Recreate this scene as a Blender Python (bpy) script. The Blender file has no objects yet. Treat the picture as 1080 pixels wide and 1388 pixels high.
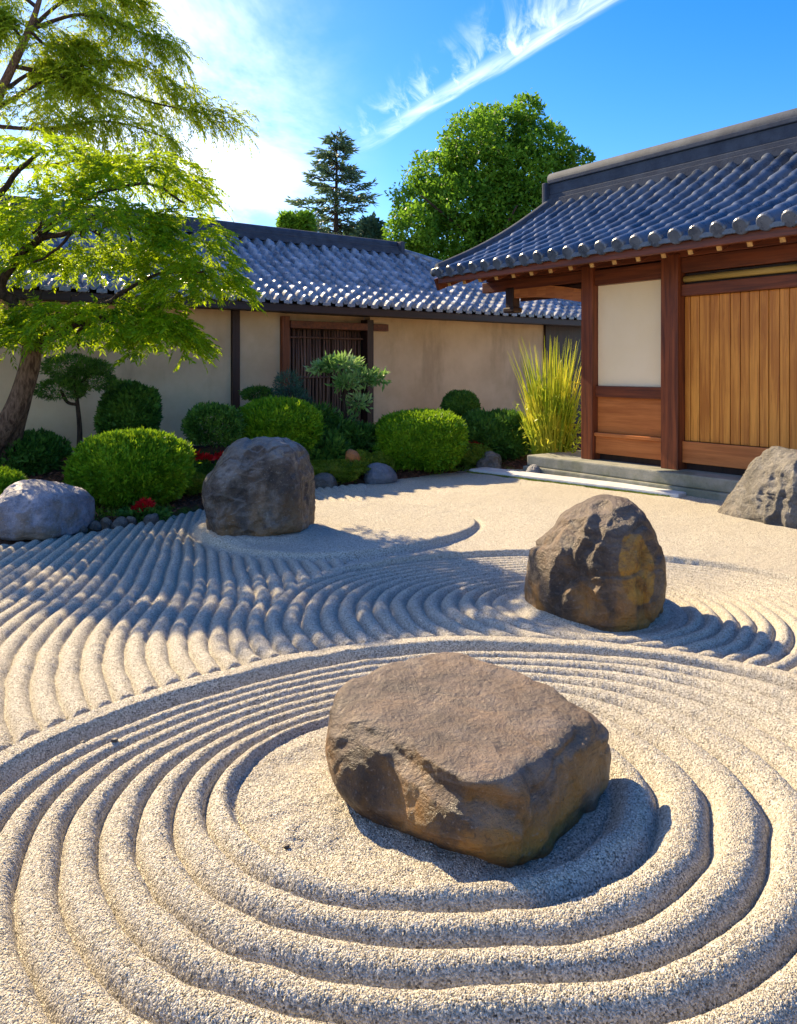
import bpy, bmesh, math, random
import numpy as np
from mathutils import Vector, Matrix
random.seed(7)
R = math.radians
scene = bpy.context.scene
COL = scene.collection

# ------------------------------------------------------------------ camera, sky, sun, exposure
FPX, HOR, CH = 1070.0, 500.0, 1.5            # focal length and horizon in photo pixels, eye height
cam_d = bpy.data.cameras.new('camera'); cam = bpy.data.objects.new('camera', cam_d); COL.objects.link(cam)
cam.location = (0, 0, CH); cam.rotation_euler = (R(90), 0, 0)
cam_d.sensor_fit = 'HORIZONTAL'; cam_d.sensor_width = 36; cam_d.lens = 36*FPX/1080
cam_d.shift_y = -(694-HOR)/1080
cam_d.clip_start = 0.05; cam_d.clip_end = 2000
scene.camera = cam

SUN_AZ, SUN_EL = R(-40), R(35)               # azimuth from +Y, clockwise seen from above
sv = Vector((math.sin(SUN_AZ)*math.cos(SUN_EL), math.cos(SUN_AZ)*math.cos(SUN_EL), math.sin(SUN_EL)))
sd = bpy.data.lights.new('sun', 'SUN'); so = bpy.data.objects.new('sun', sd); COL.objects.link(so)
so.rotation_euler = sv.to_track_quat('Z', 'Y').to_euler(); so.location = sv*30
sd.energy = 5.0; sd.angle = R(0.5); sd.color = (1.0, 0.78, 0.47)
scene.view_settings.view_transform = 'Standard'; scene.view_settings.look = 'None'
scene.view_settings.exposure = 1.3; scene.view_settings.gamma = 1

class NT:
    """tiny helper to write node trees"""
    def __init__(s, tree): s.t = tree; tree.nodes.clear()
    def n(s, typ, ins=None, **props):
        nd = s.t.nodes.new(typ)
        for k, v in props.items(): setattr(nd, k, v)
        for k, v in (ins or {}).items():
            sock = nd.inputs[k]
            if isinstance(v, bpy.types.NodeSocket): s.t.links.new(v, sock)
            else:
                if isinstance(v, tuple) and len(v) == 3 and sock.type == 'RGBA': v = v+(1,)
                sock.default_value = v
        return nd
    def math(s, op, a, b=0.0, c=0.0, clamp=False):
        return s.n('ShaderNodeMath', {0: a, 1: b, 2: c}, operation=op, use_clamp=clamp).outputs[0]
    def noise(s, vec, scale, detail=4, rough=.55, dist=0.0):
        return s.n('ShaderNodeTexNoise', {'Vector': vec, 'Scale': scale, 'Detail': detail, 'Roughness': rough, 'Distortion': dist}).outputs['Fac']
    def ramp(s, fac, stops, interp='LINEAR'):
        nd = s.n('ShaderNodeValToRGB', {'Fac': fac}); r = nd.color_ramp; r.interpolation = interp
        while len(r.elements) < len(stops): r.elements.new(.5)
        for e, (p, c) in zip(r.elements, stops):
            e.position = p; e.color = (c if isinstance(c, tuple) else (c, c, c))+(1,)
        return nd.outputs['Color']
    def mix(s, fac, a, b, blend='MIX'):
        nd = s.n('ShaderNodeMix', data_type='RGBA', blend_type=blend)
        for k, v in ((0, fac), (6, a), (7, b)):
            if isinstance(v, bpy.types.NodeSocket): s.t.links.new(v, nd.inputs[k])
            else: nd.inputs[k].default_value = v+(1,) if isinstance(v, tuple) else v
        return nd.outputs[2]
    def mapr(s, v, a, b, c=0.0, d=1.0, smooth=True):
        return s.n('ShaderNodeMapRange', {0: v, 1: a, 2: b, 3: c, 4: d}, interpolation_type='SMOOTHSTEP' if smooth else 'LINEAR').outputs[0]

world = bpy.data.worlds.new('World'); scene.world = world; world.use_nodes = True
w = NT(world.node_tree)
sky = w.n('ShaderNodeTexSky', sky_type='NISHITA', sun_disc=False, sun_elevation=SUN_EL, sun_rotation=SUN_AZ,
          air_density=1.0, dust_density=0.35, ozone_density=3.0, altitude=300)
hs = w.n('ShaderNodeHueSaturation', {'Hue': .512, 'Saturation': 1.42, 'Value': .80, 'Color': sky.outputs[0]})
tc = w.n('ShaderNodeTexCoord').outputs['Generated']
sep = w.n('ShaderNodeSeparateXYZ', {0: tc})
zz = w.math('MAXIMUM', sep.outputs[2], 0.03)
cx = w.math('DIVIDE', sep.outputs[0], zz); cy = w.math('DIVIDE', sep.outputs[1], zz)
# cirrus: one long feathered streak on a high cloud layer, axes along and across it
ca, sa = 0.46, -0.888
al = w.math('ADD', w.math('MULTIPLY', w.math('SUBTRACT', cx, .275), ca), w.math('MULTIPLY', w.math('SUBTRACT', cy, 2.675), sa))
ac = w.math('ADD', w.math('MULTIPLY', w.math('SUBTRACT', cx, .275), -sa), w.math('MULTIPLY', w.math('SUBTRACT', cy, 2.675), ca))
fv = w.n('ShaderNodeCombineXYZ', {0: w.math('ADD', w.math('MULTIPLY', al, 2.2), w.math('MULTIPLY', ac, 2.6)), 1: w.math('MULTIPLY', ac, 1.2), 2: 0.0}).outputs[0]
fn = w.noise(fv, 3.4, 9, .60, .9)
wv = w.n('ShaderNodeCombineXYZ', {0: w.math('MULTIPLY', al, .9), 1: w.math('MULTIPLY', ac, 5.0), 2: 1.0}).outputs[0]
fine = w.noise(wv, 2.2, 8, .62, .6)
wob = w.math('MULTIPLY', w.math('SUBTRACT', w.noise(wv, .9, 4), .5), .15)
acw = w.math('ADD', ac, wob)
core = w.math('MULTIPLY', w.mapr(acw, .075, .03), w.mapr(acw, -.09, .03))
feather = w.math('MULTIPLY', w.math('MULTIPLY', w.mapr(acw, .06, .0), w.mapr(acw, -.30, -.0)), w.mapr(fn, .42, .72))
along = w.math('MULTIPLY', w.mapr(al, -1.5, -.1), w.mapr(al, 1.9, .5))
streak = w.math('MULTIPLY', along, w.math('MAXIMUM', w.math('MULTIPLY', core, w.mapr(fine, .30, .68, .10, 1)), feather))
# low bank of thin bright cloud toward the sun
lv = w.n('ShaderNodeCombineXYZ', {0: w.math('MULTIPLY', cx, .5), 1: w.math('MULTIPLY', cy, .22), 2: 3.0}).outputs[0]
lown = w.mapr(w.noise(lv, 1.7, 7, .62, .4), .40, .68)
lowm = w.math('MULTIPLY', lown, w.mapr(sep.outputs[0], .0, -.22))
fac = w.math('MAXIMUM', w.math('MULTIPLY', streak, .45), w.math('MULTIPLY', lowm, .55))
skyc = w.mix(fac, hs.outputs[0], (7.5, 7.6, 7.8))
bg = w.n('ShaderNodeBackground', {'Color': skyc, 'Strength': 0.135})
w.n('ShaderNodeOutputWorld', {0: bg.outputs[0]})

# ------------------------------------------------------------------ helpers
def at(px, py, Y):                            # a photo pixel at distance Y -> a point of the place
    return Vector(((px-540)*Y/FPX, Y, CH-(py-HOR)*Y/FPX))

def hashn(ix, iy, iz, seed):
    h = (ix.astype(np.int64)*73856093) ^ (iy.astype(np.int64)*19349663) ^ (iz.astype(np.int64)*83492791) ^ (seed*2654435761)
    h = (h ^ (h >> 13))*1274126177 & 0x7fffffff
    h = (h ^ (h >> 16)) & 0xffff
    return h/32767.5-1.0
def vnoise(P, seed=0):
    Pi = np.floor(P).astype(np.int64); f = P-Pi; u = f*f*f*(f*(f*6-15)+10)
    out = 0
    for dx in (0, 1):
        for dy in (0, 1):
            for dz in (0, 1):
                wgt = (u[:, 0] if dx else 1-u[:, 0])*(u[:, 1] if dy else 1-u[:, 1])*(u[:, 2] if dz else 1-u[:, 2])
                out = out+wgt*hashn(Pi[:, 0]+dx, Pi[:, 1]+dy, Pi[:, 2]+dz, seed)
    return out
def fbm(P, oct=4, seed=0, gain=.5):
    o, a = 0, 1.0
    for k in range(oct): o = o+a*vnoise(P*2**k, seed+k*17); a *= gain
    return o
def sstep(a, b, x):
    t = np.clip((x-a)/(b-a), 0, 1); return t*t*(3-2*t)

def ellip_dirs(n, rng, zmin=-1):
    z = rng.uniform(zmin, 1, n); a = rng.uniform(0, 2*math.pi, n); q = np.sqrt(1-z*z)
    return np.stack([q*np.cos(a), q*np.sin(a), z], 1)

def link_mesh(name, V, F, mat, parent=None, smooth=False, loc=None):
    """V (n,3), F (m,k) arrays or a list of faces -> ONE linked mesh object; V is local to loc/parent"""
    me = bpy.data.meshes.new(name)
    V = np.asarray(V, dtype=np.float32)
    if isinstance(F, np.ndarray):
        m, k = F.shape
        me.vertices.add(len(V)); me.vertices.foreach_set('co', V.ravel())
        me.loops.add(m*k); me.loops.foreach_set('vertex_index', F.astype(np.int32).ravel())
        me.polygons.add(m); me.polygons.foreach_set('loop_start', np.arange(0, m*k, k, dtype=np.int32))
        me.update(calc_edges=True)
    else:
        me.from_pydata([tuple(map(float, v)) for v in V], [], F); me.update()
    if smooth: me.polygons.foreach_set('use_smooth', np.ones(len(me.polygons), dtype=bool))
    me.validate()
    if mat: me.materials.append(mat)
    o = bpy.data.objects.new(name, me); COL.objects.link(o)
    if loc is not None: o.location = loc
    if parent is not None: o.parent = parent
    return o
def tag(o, label=None, cat=None, group=None, kind=None):
    for k, v in (('label', label), ('category', cat), ('group', group), ('kind', kind)):
        if v: o[k] = v
    return o
def empty(name, loc, label, cat, group=None):
    o = bpy.data.objects.new(name, None); COL.objects.link(o); o.location = loc; o.empty_display_size = .2
    return tag(o, label, cat, group)

class MB:
    """collects shapes into one mesh; origin o is subtracted on build"""
    def __init__(s): s.v = []; s.f = []
    def add(s, V, F):
        b = len(s.v); s.v += [tuple(v) for v in V]; s.f += [[i+b for i in f] for f in F]; return s
    def box(s, c, ax, ay, az, sx, sy, sz, bev=0.008):
        """oriented bevelled box: centre c, unit axes, full sizes"""
        c, ax, ay, az = Vector(c), Vector(ax).normalized(), Vector(ay).normalized(), Vector(az).normalized()
        bm = bmesh.new(); bmesh.ops.create_cube(bm, size=1)
        for v in bm.verts: v.co = Vector((v.co.x*sx, v.co.y*sy, v.co.z*sz))
        if bev > 0: bmesh.ops.bevel(bm, geom=bm.edges[:], offset=min(bev, .3*min(sx, sy, sz)), segments=2, affect='EDGES', profile=.6)
        V = [c+ax*v.co.x+ay*v.co.y+az*v.co.z for v in bm.verts]
        bm.verts.index_update(); F = [[v.index for v in f.verts] for f in bm.faces]; bm.free()
        return s.add(V, F)
    def tube(s, path, radii, n=8, cap=True):
        path = [Vector(p) for p in path]; V = []; F = []
        if not hasattr(radii, '__len__'): radii = [radii]*len(path)
        nrm = None
        for i, p in enumerate(path):
            t = (path[min(i+1, len(path)-1)]-path[max(i-1, 0)]).normalized()
            if nrm is None: nrm = t.orthogonal().normalized()
            nrm = (nrm-t*nrm.dot(t)).normalized(); b = t.cross(nrm)
            for k in range(n):
                a = 2*math.pi*k/n; V.append(p+(nrm*math.cos(a)+b*math.sin(a))*radii[i])
        for i in range(len(path)-1):
            for k in range(n):
                F.append([i*n+k, i*n+(k+1) % n, (i+1)*n+(k+1) % n, (i+1)*n+k])
        if cap: F.append(list(range(n))[::-1]); F.append([(len(path)-1)*n+k for k in range(n)])
        return s.add(V, F)
    def build(s, name, mat, parent=None, o=(0, 0, 0), smooth=False, loc=None):
        o = Vector(o)
        return link_mesh(name, [Vector(v)-o for v in s.v], s.f, mat, parent, smooth, loc)
def curve_pts(pts, n=6):
    """Catmull-Rom through pts"""
    P = [Vector(p) for p in pts]; P = [P[0]*2-P[1]]+P+[P[-1]*2-P[-2]]; out = []
    for i in range(1, len(P)-2):
        for k in range(n):
            t = k/n; a, b, c, d = P[i-1:i+3]
            out.append(.5*((2*b)+(c-a)*t+(2*a-5*b+4*c-d)*t*t+(-a+3*b-3*c+d)*t**3))
    out.append(P[-2]); return out

# ------------------------------------------------------------------ materials
MATS = {}
def material(name, fn):
    if name not in MATS:
        m = bpy.data.materials.new(name); m.use_nodes = True; MATS[name] = m
        t = NT(m.node_tree); sh = fn(t)
        t.n('ShaderNodeOutputMaterial', {0: sh})
    return MATS[name]
def objco(t): return t.n('ShaderNodeTexCoord').outputs['Object']
def geopos(t): return t.n('ShaderNodeNewGeometry').outputs['Position']
def principled(t, col, rough=.7, bump=None, bstr=.3, bdist=.02, spec=.4, **kw):
    ins = {'Base Color': col, 'Roughness': rough, 'Specular IOR Level': spec}
    ins.update(kw)
    if bump is not None:
        ins['Normal'] = t.n('ShaderNodeBump', {'Height': bump, 'Strength': bstr, 'Distance': bdist}).outputs[0]
    return t.n('ShaderNodeBsdfPrincipled', ins).outputs[0]

def sand_mat(t):
    p = geopos(t)
    vor = t.n('ShaderNodeTexVoronoi', {'Vector': p, 'Scale': 215.0})
    v2 = t.n('ShaderNodeTexVoronoi', {'Vector': p, 'Scale': 420.0})
    g = t.n('ShaderNodeSeparateColor', {0: vor.outputs['Color']}).outputs[0]
    big = t.noise(p, 1.3, 5)
    c = t.ramp(g, [(0, (.06, .052, .040)), (.15, (.31, .28, .22)), (.5, (.48, .44, .355)), (1, (.82, .77, .65))])
    c = t.mix(t.mapr(big, .3, .7, 0, .35), c, (.42, .375, .295))
    h = t.math('ADD', t.math('MULTIPLY', vor.outputs['Distance'], -1.0), t.math('MULTIPLY', v2.outputs['Distance'], -.4))
    return principled(t, c, .85, h, .9, .006, .25)
SAND = material('raked_sand', sand_mat)

def soil_mat(t):
    p = geopos(t)
    n = t.noise(p, 26, 6, .7); m = t.noise(p, 1.1, 4)
    c = t.ramp(n, [(.3, (.022, .012, .008)), (.5, (.085, .038, .022)), (.7, (.19, .085, .045))])
    moss = t.ramp(t.noise(p, 40, 4), [(.3, (.03, .05, .008)), (.7, (.10, .15, .02))])
    c = t.mix(t.mapr(m, .52, .6), c, moss)
    return principled(t, c, .95, n, 1, .03, .1)
SOIL = material('bark_mulch_soil', soil_mat)

def rock_mat(dark, mid, light, ochre, och_amt=.5, patch=None, top_light=0.0, sp=1.0, ochre_top=.75):
    def f(t):
        p = objco(t)
        n1 = t.noise(p, 3.2*sp, 8, .65, .4); n2 = t.noise(p, 14*sp, 8, .7); n3 = t.noise(p, 70*sp, 4, .7)
        vein = t.noise(t.n('ShaderNodeMapping', {'Vector': p, 'Scale': (2.5, 2.5, 7.0), 'Rotation': (.3, .5, .2)}).outputs[0], 2.0*sp, 6, .6, 1.2)
        c = t.ramp(n1, [(.28, dark), (.5, mid), (.72, light)])
        c = t.mix(t.mapr(n2, .45, .7, 0, .75), c, dark)
        c = t.mix(t.mapr(vein, .55, .66, 0, .30), c, light)
        z = t.n('ShaderNodeSeparateXYZ', {0: p}).outputs[2]
        om = t.math('MULTIPLY', t.mapr(t.noise(p, 2.4*sp, 6, .6, .6), .42, .62), och_amt)
        om = t.math('MULTIPLY', om, t.mapr(z, ochre_top, -.05, .06, 1))
        c = t.mix(om, c, ochre)
        if patch:
            (px, py, pz), (rx, ry, rz), pc = patch
            q = t.n('ShaderNodeVectorMath', {0: p, 1: (px, py, pz)}, operation='SUBTRACT').outputs[0]
            q = t.n('ShaderNodeVectorMath', {0: q, 1: (1/rx, 1/ry, 1/rz)}, operation='MULTIPLY').outputs[0]
            d = t.n('ShaderNodeVectorMath', {0: q}, operation='LENGTH').outputs['Value']
            d = t.math('ADD', d, t.math('MULTIPLY', t.math('SUBTRACT', t.noise(p, 9, 5), .5), .5))
            c = t.mix(t.mapr(d, 1.04, .96, 0, .92), c, t.mix(t.mapr(n2, .4, .65), pc, (pc[0]*.45, pc[1]*.4, pc[2]*.5)))
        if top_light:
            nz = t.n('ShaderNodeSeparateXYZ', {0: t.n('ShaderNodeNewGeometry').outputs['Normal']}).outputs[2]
            up_pale = t.math('MULTIPLY', t.mapr(nz, .35, .8), t.mapr(n1, .25, .6, .35, 1))   # paler tone where the surface faces up, broken by noise
            c = t.mix(t.math('MULTIPLY', up_pale, top_light), c, light)
        c = t.mix(t.mapr(n3, .58, .72, 0, .55), c, (light[0]*1.5, light[1]*1.5, light[2]*1.5))
        c = t.mix(t.mapr(n3, .42, .30, 0, .6), c, (dark[0]*.5, dark[1]*.5, dark[2]*.5))
        h = t.math('ADD', t.math('ADD', t.math('MULTIPLY', n2, 1.0), t.math('MULTIPLY', n3, .35)), t.math('MULTIPLY', vein, .8))
        return principled(t, c, t.mapr(n2, .3, .7, .34, .68), h, .9, .04, .5)
    return f

def leaf_mat(name, ramp, trans=(.3, .45, .04), tamt=.35, rough=.45, nscale=2.5):
    def f(t):
        g = t.n('ShaderNodeNewGeometry'); rnd = g.outputs['Random Per Island']
        n = t.noise(g.outputs['Position'], nscale, 3)
        v = t.math('ADD', t.math('MULTIPLY', rnd, .45), t.mapr(n, .3, .7, -.1, .65, False))
        c = t.ramp(v, ramp)
        a = principled(t, c, rough, spec=.18)
        tr = t.n('ShaderNodeBsdfTranslucent', {'Color': t.mix(.5, c, trans)}).outputs[0]
        return t.n('ShaderNodeMixShader', {0: tamt, 1: a, 2: tr}).outputs[0]
    return material(name, f)
L_MAPLE = leaf_mat('maple_leaf', [(.1, (.022, .085, .006)), (.45, (.085, .23, .008)), (.9, (.26, .41, .010))], (.66, .80, .01), .6, nscale=1.6)  # lit and shaded clumps are put into the leaf colour by broad noise
L_FEATH = leaf_mat('feathery_leaf', [(.1, (.035, .10, .010)), (.45, (.12, .23, .014)), (.9, (.30, .41, .02))], (.66, .74, .02), .58, nscale=.5)
L_BOX = leaf_mat('clipped_shrub_leaf', [(.1, (.045, .13, .006)), (.45, (.12, .28, .012)), (.9, (.26, .42, .02))], (.40, .58, .02), .34, nscale=7)
L_DARK = leaf_mat('dark_evergreen_leaf', [(.1, (.024, .075, .012)), (.45, (.06, .16, .024)), (.9, (.15, .29, .04))], (.14, .26, .03), .25, nscale=5)
L_PINE = leaf_mat('blue_conifer_leaf', [(.15, (.018, .055, .04)), (.5, (.04, .10, .07)), (.9, (.08, .16, .10))], (.08, .16, .08), .2)
L_PALE = leaf_mat('pale_leaf', [(.1, (.08, .20, .04)), (.5, (.22, .38, .10)), (.9, (.42, .55, .22))], (.3, .5, .1), .35)
L_FAR = leaf_mat('broadleaf_far', [(.1, (.02, .08, .012)), (.45, (.07, .19, .016)), (.9, (.18, .34, .03))], (.28, .52, .03), .45, nscale=.8)
L_SPRUCE = leaf_mat('spruce_far', [(.2, (.03, .08, .05)), (.5, (.07, .15, .09)), (.9, (.15, .23, .11))], (.16, .24, .10), .35)
L_GRASS = leaf_mat('tall_grass', [(.12, (.10, .22, .012)), (.5, (.27, .38, .02)), (.85, (.60, .55, .05))], (.6, .6, .06), .4)
L_MOSS = leaf_mat('moss', [(.15, (.05, .10, .006)), (.5, (.12, .20, .012)), (.9, (.24, .28, .03))], (.3, .35, .03), .25, nscale=6)
L_RED = leaf_mat('red_petal', [(.15, (.40, .008, .012)), (.6, (.65, .015, .02)), (.9, (.75, .05, .05))], (.8, .05, .05), .35)

def bark_f(c1, c2):
    def f(t):
        p = objco(t)
        st = t.n('ShaderNodeMapping', {'Vector': p, 'Scale': (1, 1, .28)}).outputs[0]
        n = t.noise(st, 26, 7, .65, .4)
        return principled(t, t.mix(t.mapr(n, .35, .65), c1, c2), .85, n, .9, .02, .2)
    return f
BARK = material('brown_bark', bark_f((.055, .03, .02), (.20, .125, .085)))
BARKD = material('dark_bark', bark_f((.02, .013, .01), (.07, .045, .032)))

def wood_f(c1, c2, axis, rot=0.0, rough=.5, gs=9.0, bs=.25, sp=.4):
    def f(t):
        p = objco(t)
        p = t.n('ShaderNodeMapping', {'Vector': p, 'Rotation': (0, 0, rot)}, vector_type='TEXTURE').outputs[0]
        sc = {'z': (1, 1, .05), 'x': (.05, 1, 1)}[axis]
        st = t.n('ShaderNodeMapping', {'Vector': p, 'Scale': sc}).outputs[0]
        isl = t.n('ShaderNodeNewGeometry').outputs['Random Per Island']
        st2 = t.n('ShaderNodeVectorMath', {0: st, 1: t.n('ShaderNodeCombineXYZ', {0: t.math('MULTIPLY', isl, 7.0), 1: t.math('MULTIPLY', isl, 5.0), 2: isl}).outputs[0]}, operation='ADD').outputs[0]
        n = t.noise(st2, gs*2.2, 8, .68, .5); n2 = t.noise(p, 1.7, 4)
        c = t.mix(t.mapr(n, .33, .66), c1, c2)
        c = t.mix(t.mapr(isl, 0, 1, 0, .45, False), c, c1)
        c = t.mix(t.mapr(n2, .4, .75, 0, .35), c, c1)
        return principled(t, c, rough, n, bs, .006, sp)
    return f
ROT_R = math.atan2(.807, -.59); ROT_L = math.atan2(.6, .8)
W_POST = material('red_brown_timber', wood_f((.085, .020, .008), (.30, .075, .022), 'z'))
W_BEAM = material('red_brown_beam', wood_f((.075, .018, .008), (.25, .062, .020), 'x', ROT_R))
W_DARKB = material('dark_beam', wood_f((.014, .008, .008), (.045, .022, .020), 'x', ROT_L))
W_DARKP = material('dark_post', wood_f((.018, .008, .007), (.055, .022, .017), 'z'))
W_DOOR = material('honey_plank', wood_f((.38, .12, .015), (.74, .31, .05), 'z', rough=.42))
W_LOW = material('orange_panel', wood_f((.34, .10, .025), (.58, .20, .055), 'x', ROT_R, rough=.4))
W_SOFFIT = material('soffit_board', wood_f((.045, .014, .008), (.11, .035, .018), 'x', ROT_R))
W_STICK = material('bamboo_stick', wood_f((.06, .026, .018), (.24, .12, .075), 'z', gs=14))
GOLD = material('rafter_cap', lambda t: principled(t, t.ramp(t.noise(objco(t), 30), [(.3, (.35, .17, .05)), (.7, (.62, .36, .12))]), .45))
BAMBOO = material('yellow_bamboo', wood_f((.34, .21, .05), (.60, .42, .13), 'x', ROT_R))

def plaster_f(c1, c2, stain=.3):
    def f(t):
        p = objco(t)
        n = t.noise(p, .8, 6, .6); n2 = t.noise(p, 60, 4)
        c = t.mix(t.mapr(n, .3, .7, 0, 1), c1, c2)
        z = t.n('ShaderNodeSeparateXYZ', {0: p}).outputs[2]
        dirt = t.math('MULTIPLY', t.mapr(t.noise(t.n('ShaderNodeMapping', {'Vector': p, 'Scale': (1, 1, .3)}).outputs[0], 1.6, 6, .65), .48, .72), stain)
        c = t.mix(dirt, c, (c1[0]*.5, c1[1]*.47, c1[2]*.46))
        return principled(t, c, .9, n2, .25, .01, .15)
    return f
PLASTER = material('tan_plaster', plaster_f((.56, .38, .22), (.74, .54, .34), .45))
PLWHITE = material('cream_plaster', plaster_f((.84, .66, .42), (.88, .71, .49), .10))

def tile_f(c1, c2):
    def f(t):
        p = objco(t)
        n = t.noise(p, 5.5, 5, .65); n2 = t.noise(p, 45, 5, .7)
        c = t.mix(t.mapr(n, .3, .7), c1, c2)
        tv = t.n('ShaderNodeAttribute', attribute_name='tile_var').outputs['Fac']   # each tile fired a little differently
        c = t.mix(t.mapr(tv, -.2, -1, 0, .65), c, (c1[0]*.5, c1[1]*.5, c1[2]*.5)); c = t.mix(t.mapr(tv, .3, 1, 0, .5), c, (c2[0]*1.5, c2[1]*1.45, c2[2]*1.4))
        c = t.mix(t.mapr(n2, .60, .74, 0, .55), c, (.34, .37, .40))
        return principled(t, c, t.mapr(n, .3, .7, .20, .42), n2, .22, .01, .6)
    return f
TILE = material('blue_grey_tile', tile_f((.035, .046, .070), (.085, .108, .148)))
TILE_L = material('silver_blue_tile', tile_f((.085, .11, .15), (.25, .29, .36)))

def stone_f(c1, c2, moss=0.0):
    def f(t):
        p = geopos(t)
        n = t.noise(p, 4, 6, .65); n2 = t.noise(p, 55, 6, .7)
        c = t.mix(t.mapr(n, .3, .7), c1, c2)
        c = t.mix(t.mapr(n2, .52, .72, 0, .5), c, (c1[0]*.45, c1[1]*.45, c1[2]*.45))
        if moss: c = t.mix(t.math('MULTIPLY', t.mapr(t.noise(p, 2.3, 5), .48, .62), moss), c, (.06, .085, .018))
        return principled(t, c, .85, n2, .5, .012, .25)
    return f
RIDGE = material('ridge_slate', stone_f((.030, .040, .064), (.055, .070, .10)))
PLINTH = material('grey_green_stone', stone_f((.20, .21, .18), (.31, .31, .27), .35))
SLAB = material('pale_granite', stone_f((.50, .50, .50), (.64, .64, .64)))

# ------------------------------------------------------------------ setting: raked sand, bed, far ground
def per(th, table, blur=10):
    """periodic smooth lookup of degrees -> value"""
    xs = np.array([a for a, _ in table], float); ys = np.array([b for _, b in table], float)
    o = np.argsort(xs); g = np.arange(-540, 540, 1.0)
    xx = np.concatenate([xs[o]-360, xs[o], xs[o]+360]); yy = np.concatenate([ys[o]]*3)
    v = np.interp(g, xx, yy); k = np.exp(-.5*(np.arange(-30, 31)/blur)**2); k /= k.sum()
    v = np.convolve(v, k, 'same')
    return np.interp(np.degrees(th), g[150:-150], v[150:-150])
def prof(u, p=2.3):
    f = u-np.floor(u); return 1-np.abs(2*f-1)**p
EDGE_X = [-14, -9, -5, -3.38, -2.77, -2.37, -1.75, -1.1, -.19, .93, 2.0, 3.2, 7]
EDGE_Y = [3.0, 4.2, 5.9, 6.63, 7.20, 7.75, 8.9, 9.85, 10.35, 11.05, 11.1, 12.2, 15]
def edge_y(X): return np.interp(X, EDGE_X, EDGE_Y)
def lobe_d(X, Y):
    """>0 inside the smooth island around the back rock"""
    a = np.arctan2((Y-7.45)/1.25, (X+.62)/1.34)
    return 1-np.hypot((X+.62)/1.34, (Y-7.45)/1.25)+.05*np.sin(3*a+.6)
def sand_height(X, Y):
    P = np.stack([X, Y, 0*X], 1)
    wob = fbm(P*.9, 3, 5)
    fine = fbm(P*5, 2, 9)
    # ---- rings round the front rock
    dx, dy = X-.08, Y-2.83; th = np.arctan2(dy, dx); r = np.hypot(dx, dy)
    Rc = per(th, [(180, 1.64), (175, 1.59), (157, 1.425), (134, 1.325), (113, 1.335), (90, 1.415), (69, 1.53), (55, 1.65), (39, 1.87), (27, 2.05), (0, 2.2), (-45, 2.0), (-90, 1.75), (-135, 1.75)], 7)
    R0 = .62+.03*np.sin(th*2+1)
    wA = .17; NA = 8.0
    tA = (r-R0)/(Rc-wA-R0)*NA+.16*wob+.05*fine
    spA = (Rc-wA-R0)/NA
    hA = np.where(tA > 0, 0.5*np.minimum(spA, .125)*prof(tA, 2.6), 0)*sstep(-.1, .5, tA)
    hA = np.where(tA > NA, 0, hA)+.035*(1-sstep(.34, .60, r))
    hA = np.where(tA <= 0, .012+.012*fbm(P*7, 3, 21)*sstep(0, -1.2, tA), hA)
    q = (Rc-r)/wA                                        # 1 inner edge of the band .. 0 outer edge
    band = np.where((q < 1.0), .056*sstep(-.10, .05, q)*(1-1.3*sstep(.46, .80, q)), 0)
    hA = np.where(q < 1.0, band, hA-.004)
    inA = q > -.10
    ditch = .030*np.exp(-((q+.26)/.14)**2)                # groove raked along the outside of the band
    # ---- rings round the right rock, running on into the left field
    dx, dy = X-1.24, Y-5.0; th = np.arctan2(dy, dx); r = np.hypot(dx, dy)
    sB = per(th, [(180, 1.0), (165, .97), (145, .80), (120, .68), (90, .62), (60, .64), (30, .75), (0, .80), (-45, .9), (-90, 1.0), (-135, 1.0)], 8)
    rb = r/sB; sp = .108
    tB = rb/sp
    up = Y > 5.0
    bend = .26+.12*np.sin((X+2.0)*1.3); yu = np.maximum(Y-5.0, 0); yu = yu*yu/(yu+.55)
    tC = (1.24-(X+bend*yu))/sp
    inB = rb < 2.03
    useB = inB | ~up
    t = np.where(useB, tB, tC)+.10*wob+.06*fine
    amp = .042*np.where(useB, .55+.45*sstep(.5, .95, sB), 1.0)
    h = amp*prof(t)
    h *= np.where(useB, sstep(.48, .75, rb), 1)
    h = h+.035*(1-sstep(.36, .56, r))
    ld = lobe_d(X, Y)
    # left field ends at the island and fades toward the smooth court
    fade = np.where(useB, 1.0, sstep(.0, -.07, ld)*sstep(-.15, -.5, X)*sstep(0.02, .14, edge_y(X)-Y))
    h *= fade
    right = sstep(1.9, 2.03, rb)*sstep(-.9, .1, X)      # outside the right ring system the court is smooth
    h *= np.where(X > -.4, 1-right, 1)
    bq = (rb-2.03)/.09                                   # border lip of the right ring system (far side)
    lipm = sstep(172, 150, np.degrees(th))*sstep(-40, -15, np.degrees(th))
    lip = .06*sstep(-.35, .25, bq)*lipm*(1-sstep(.6, 2.6, bq)*sstep(88, 112, np.degrees(th)))
    smooth_lvl = np.where(bq > -.35, lip, 0)
    h = np.where((bq > -.35) & (lipm > .02), np.maximum(h, smooth_lvl), h)
    isl = .062*sstep(-.02, .035, ld)
    h = h*(1-sstep(-.05, .02, ld))+isl+0*h
    ringed = .012*prof(ld*9)*sstep(.02, .1, ld)*sstep(.55, .3, ld)*sstep(-.9, -1.4, X)
    h = h+ringed
    out = np.where(inA, hA, h*sstep(-.12, -.45, q)-ditch)
    out = out+.035*(1-sstep(.42, .60, np.hypot(X+1.23, Y-6.95)))      # sand banked against the standing rock
    out = out+.006*wob+.0035*fine+.0016*fbm(P*34, 2, 61)
    return out
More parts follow.
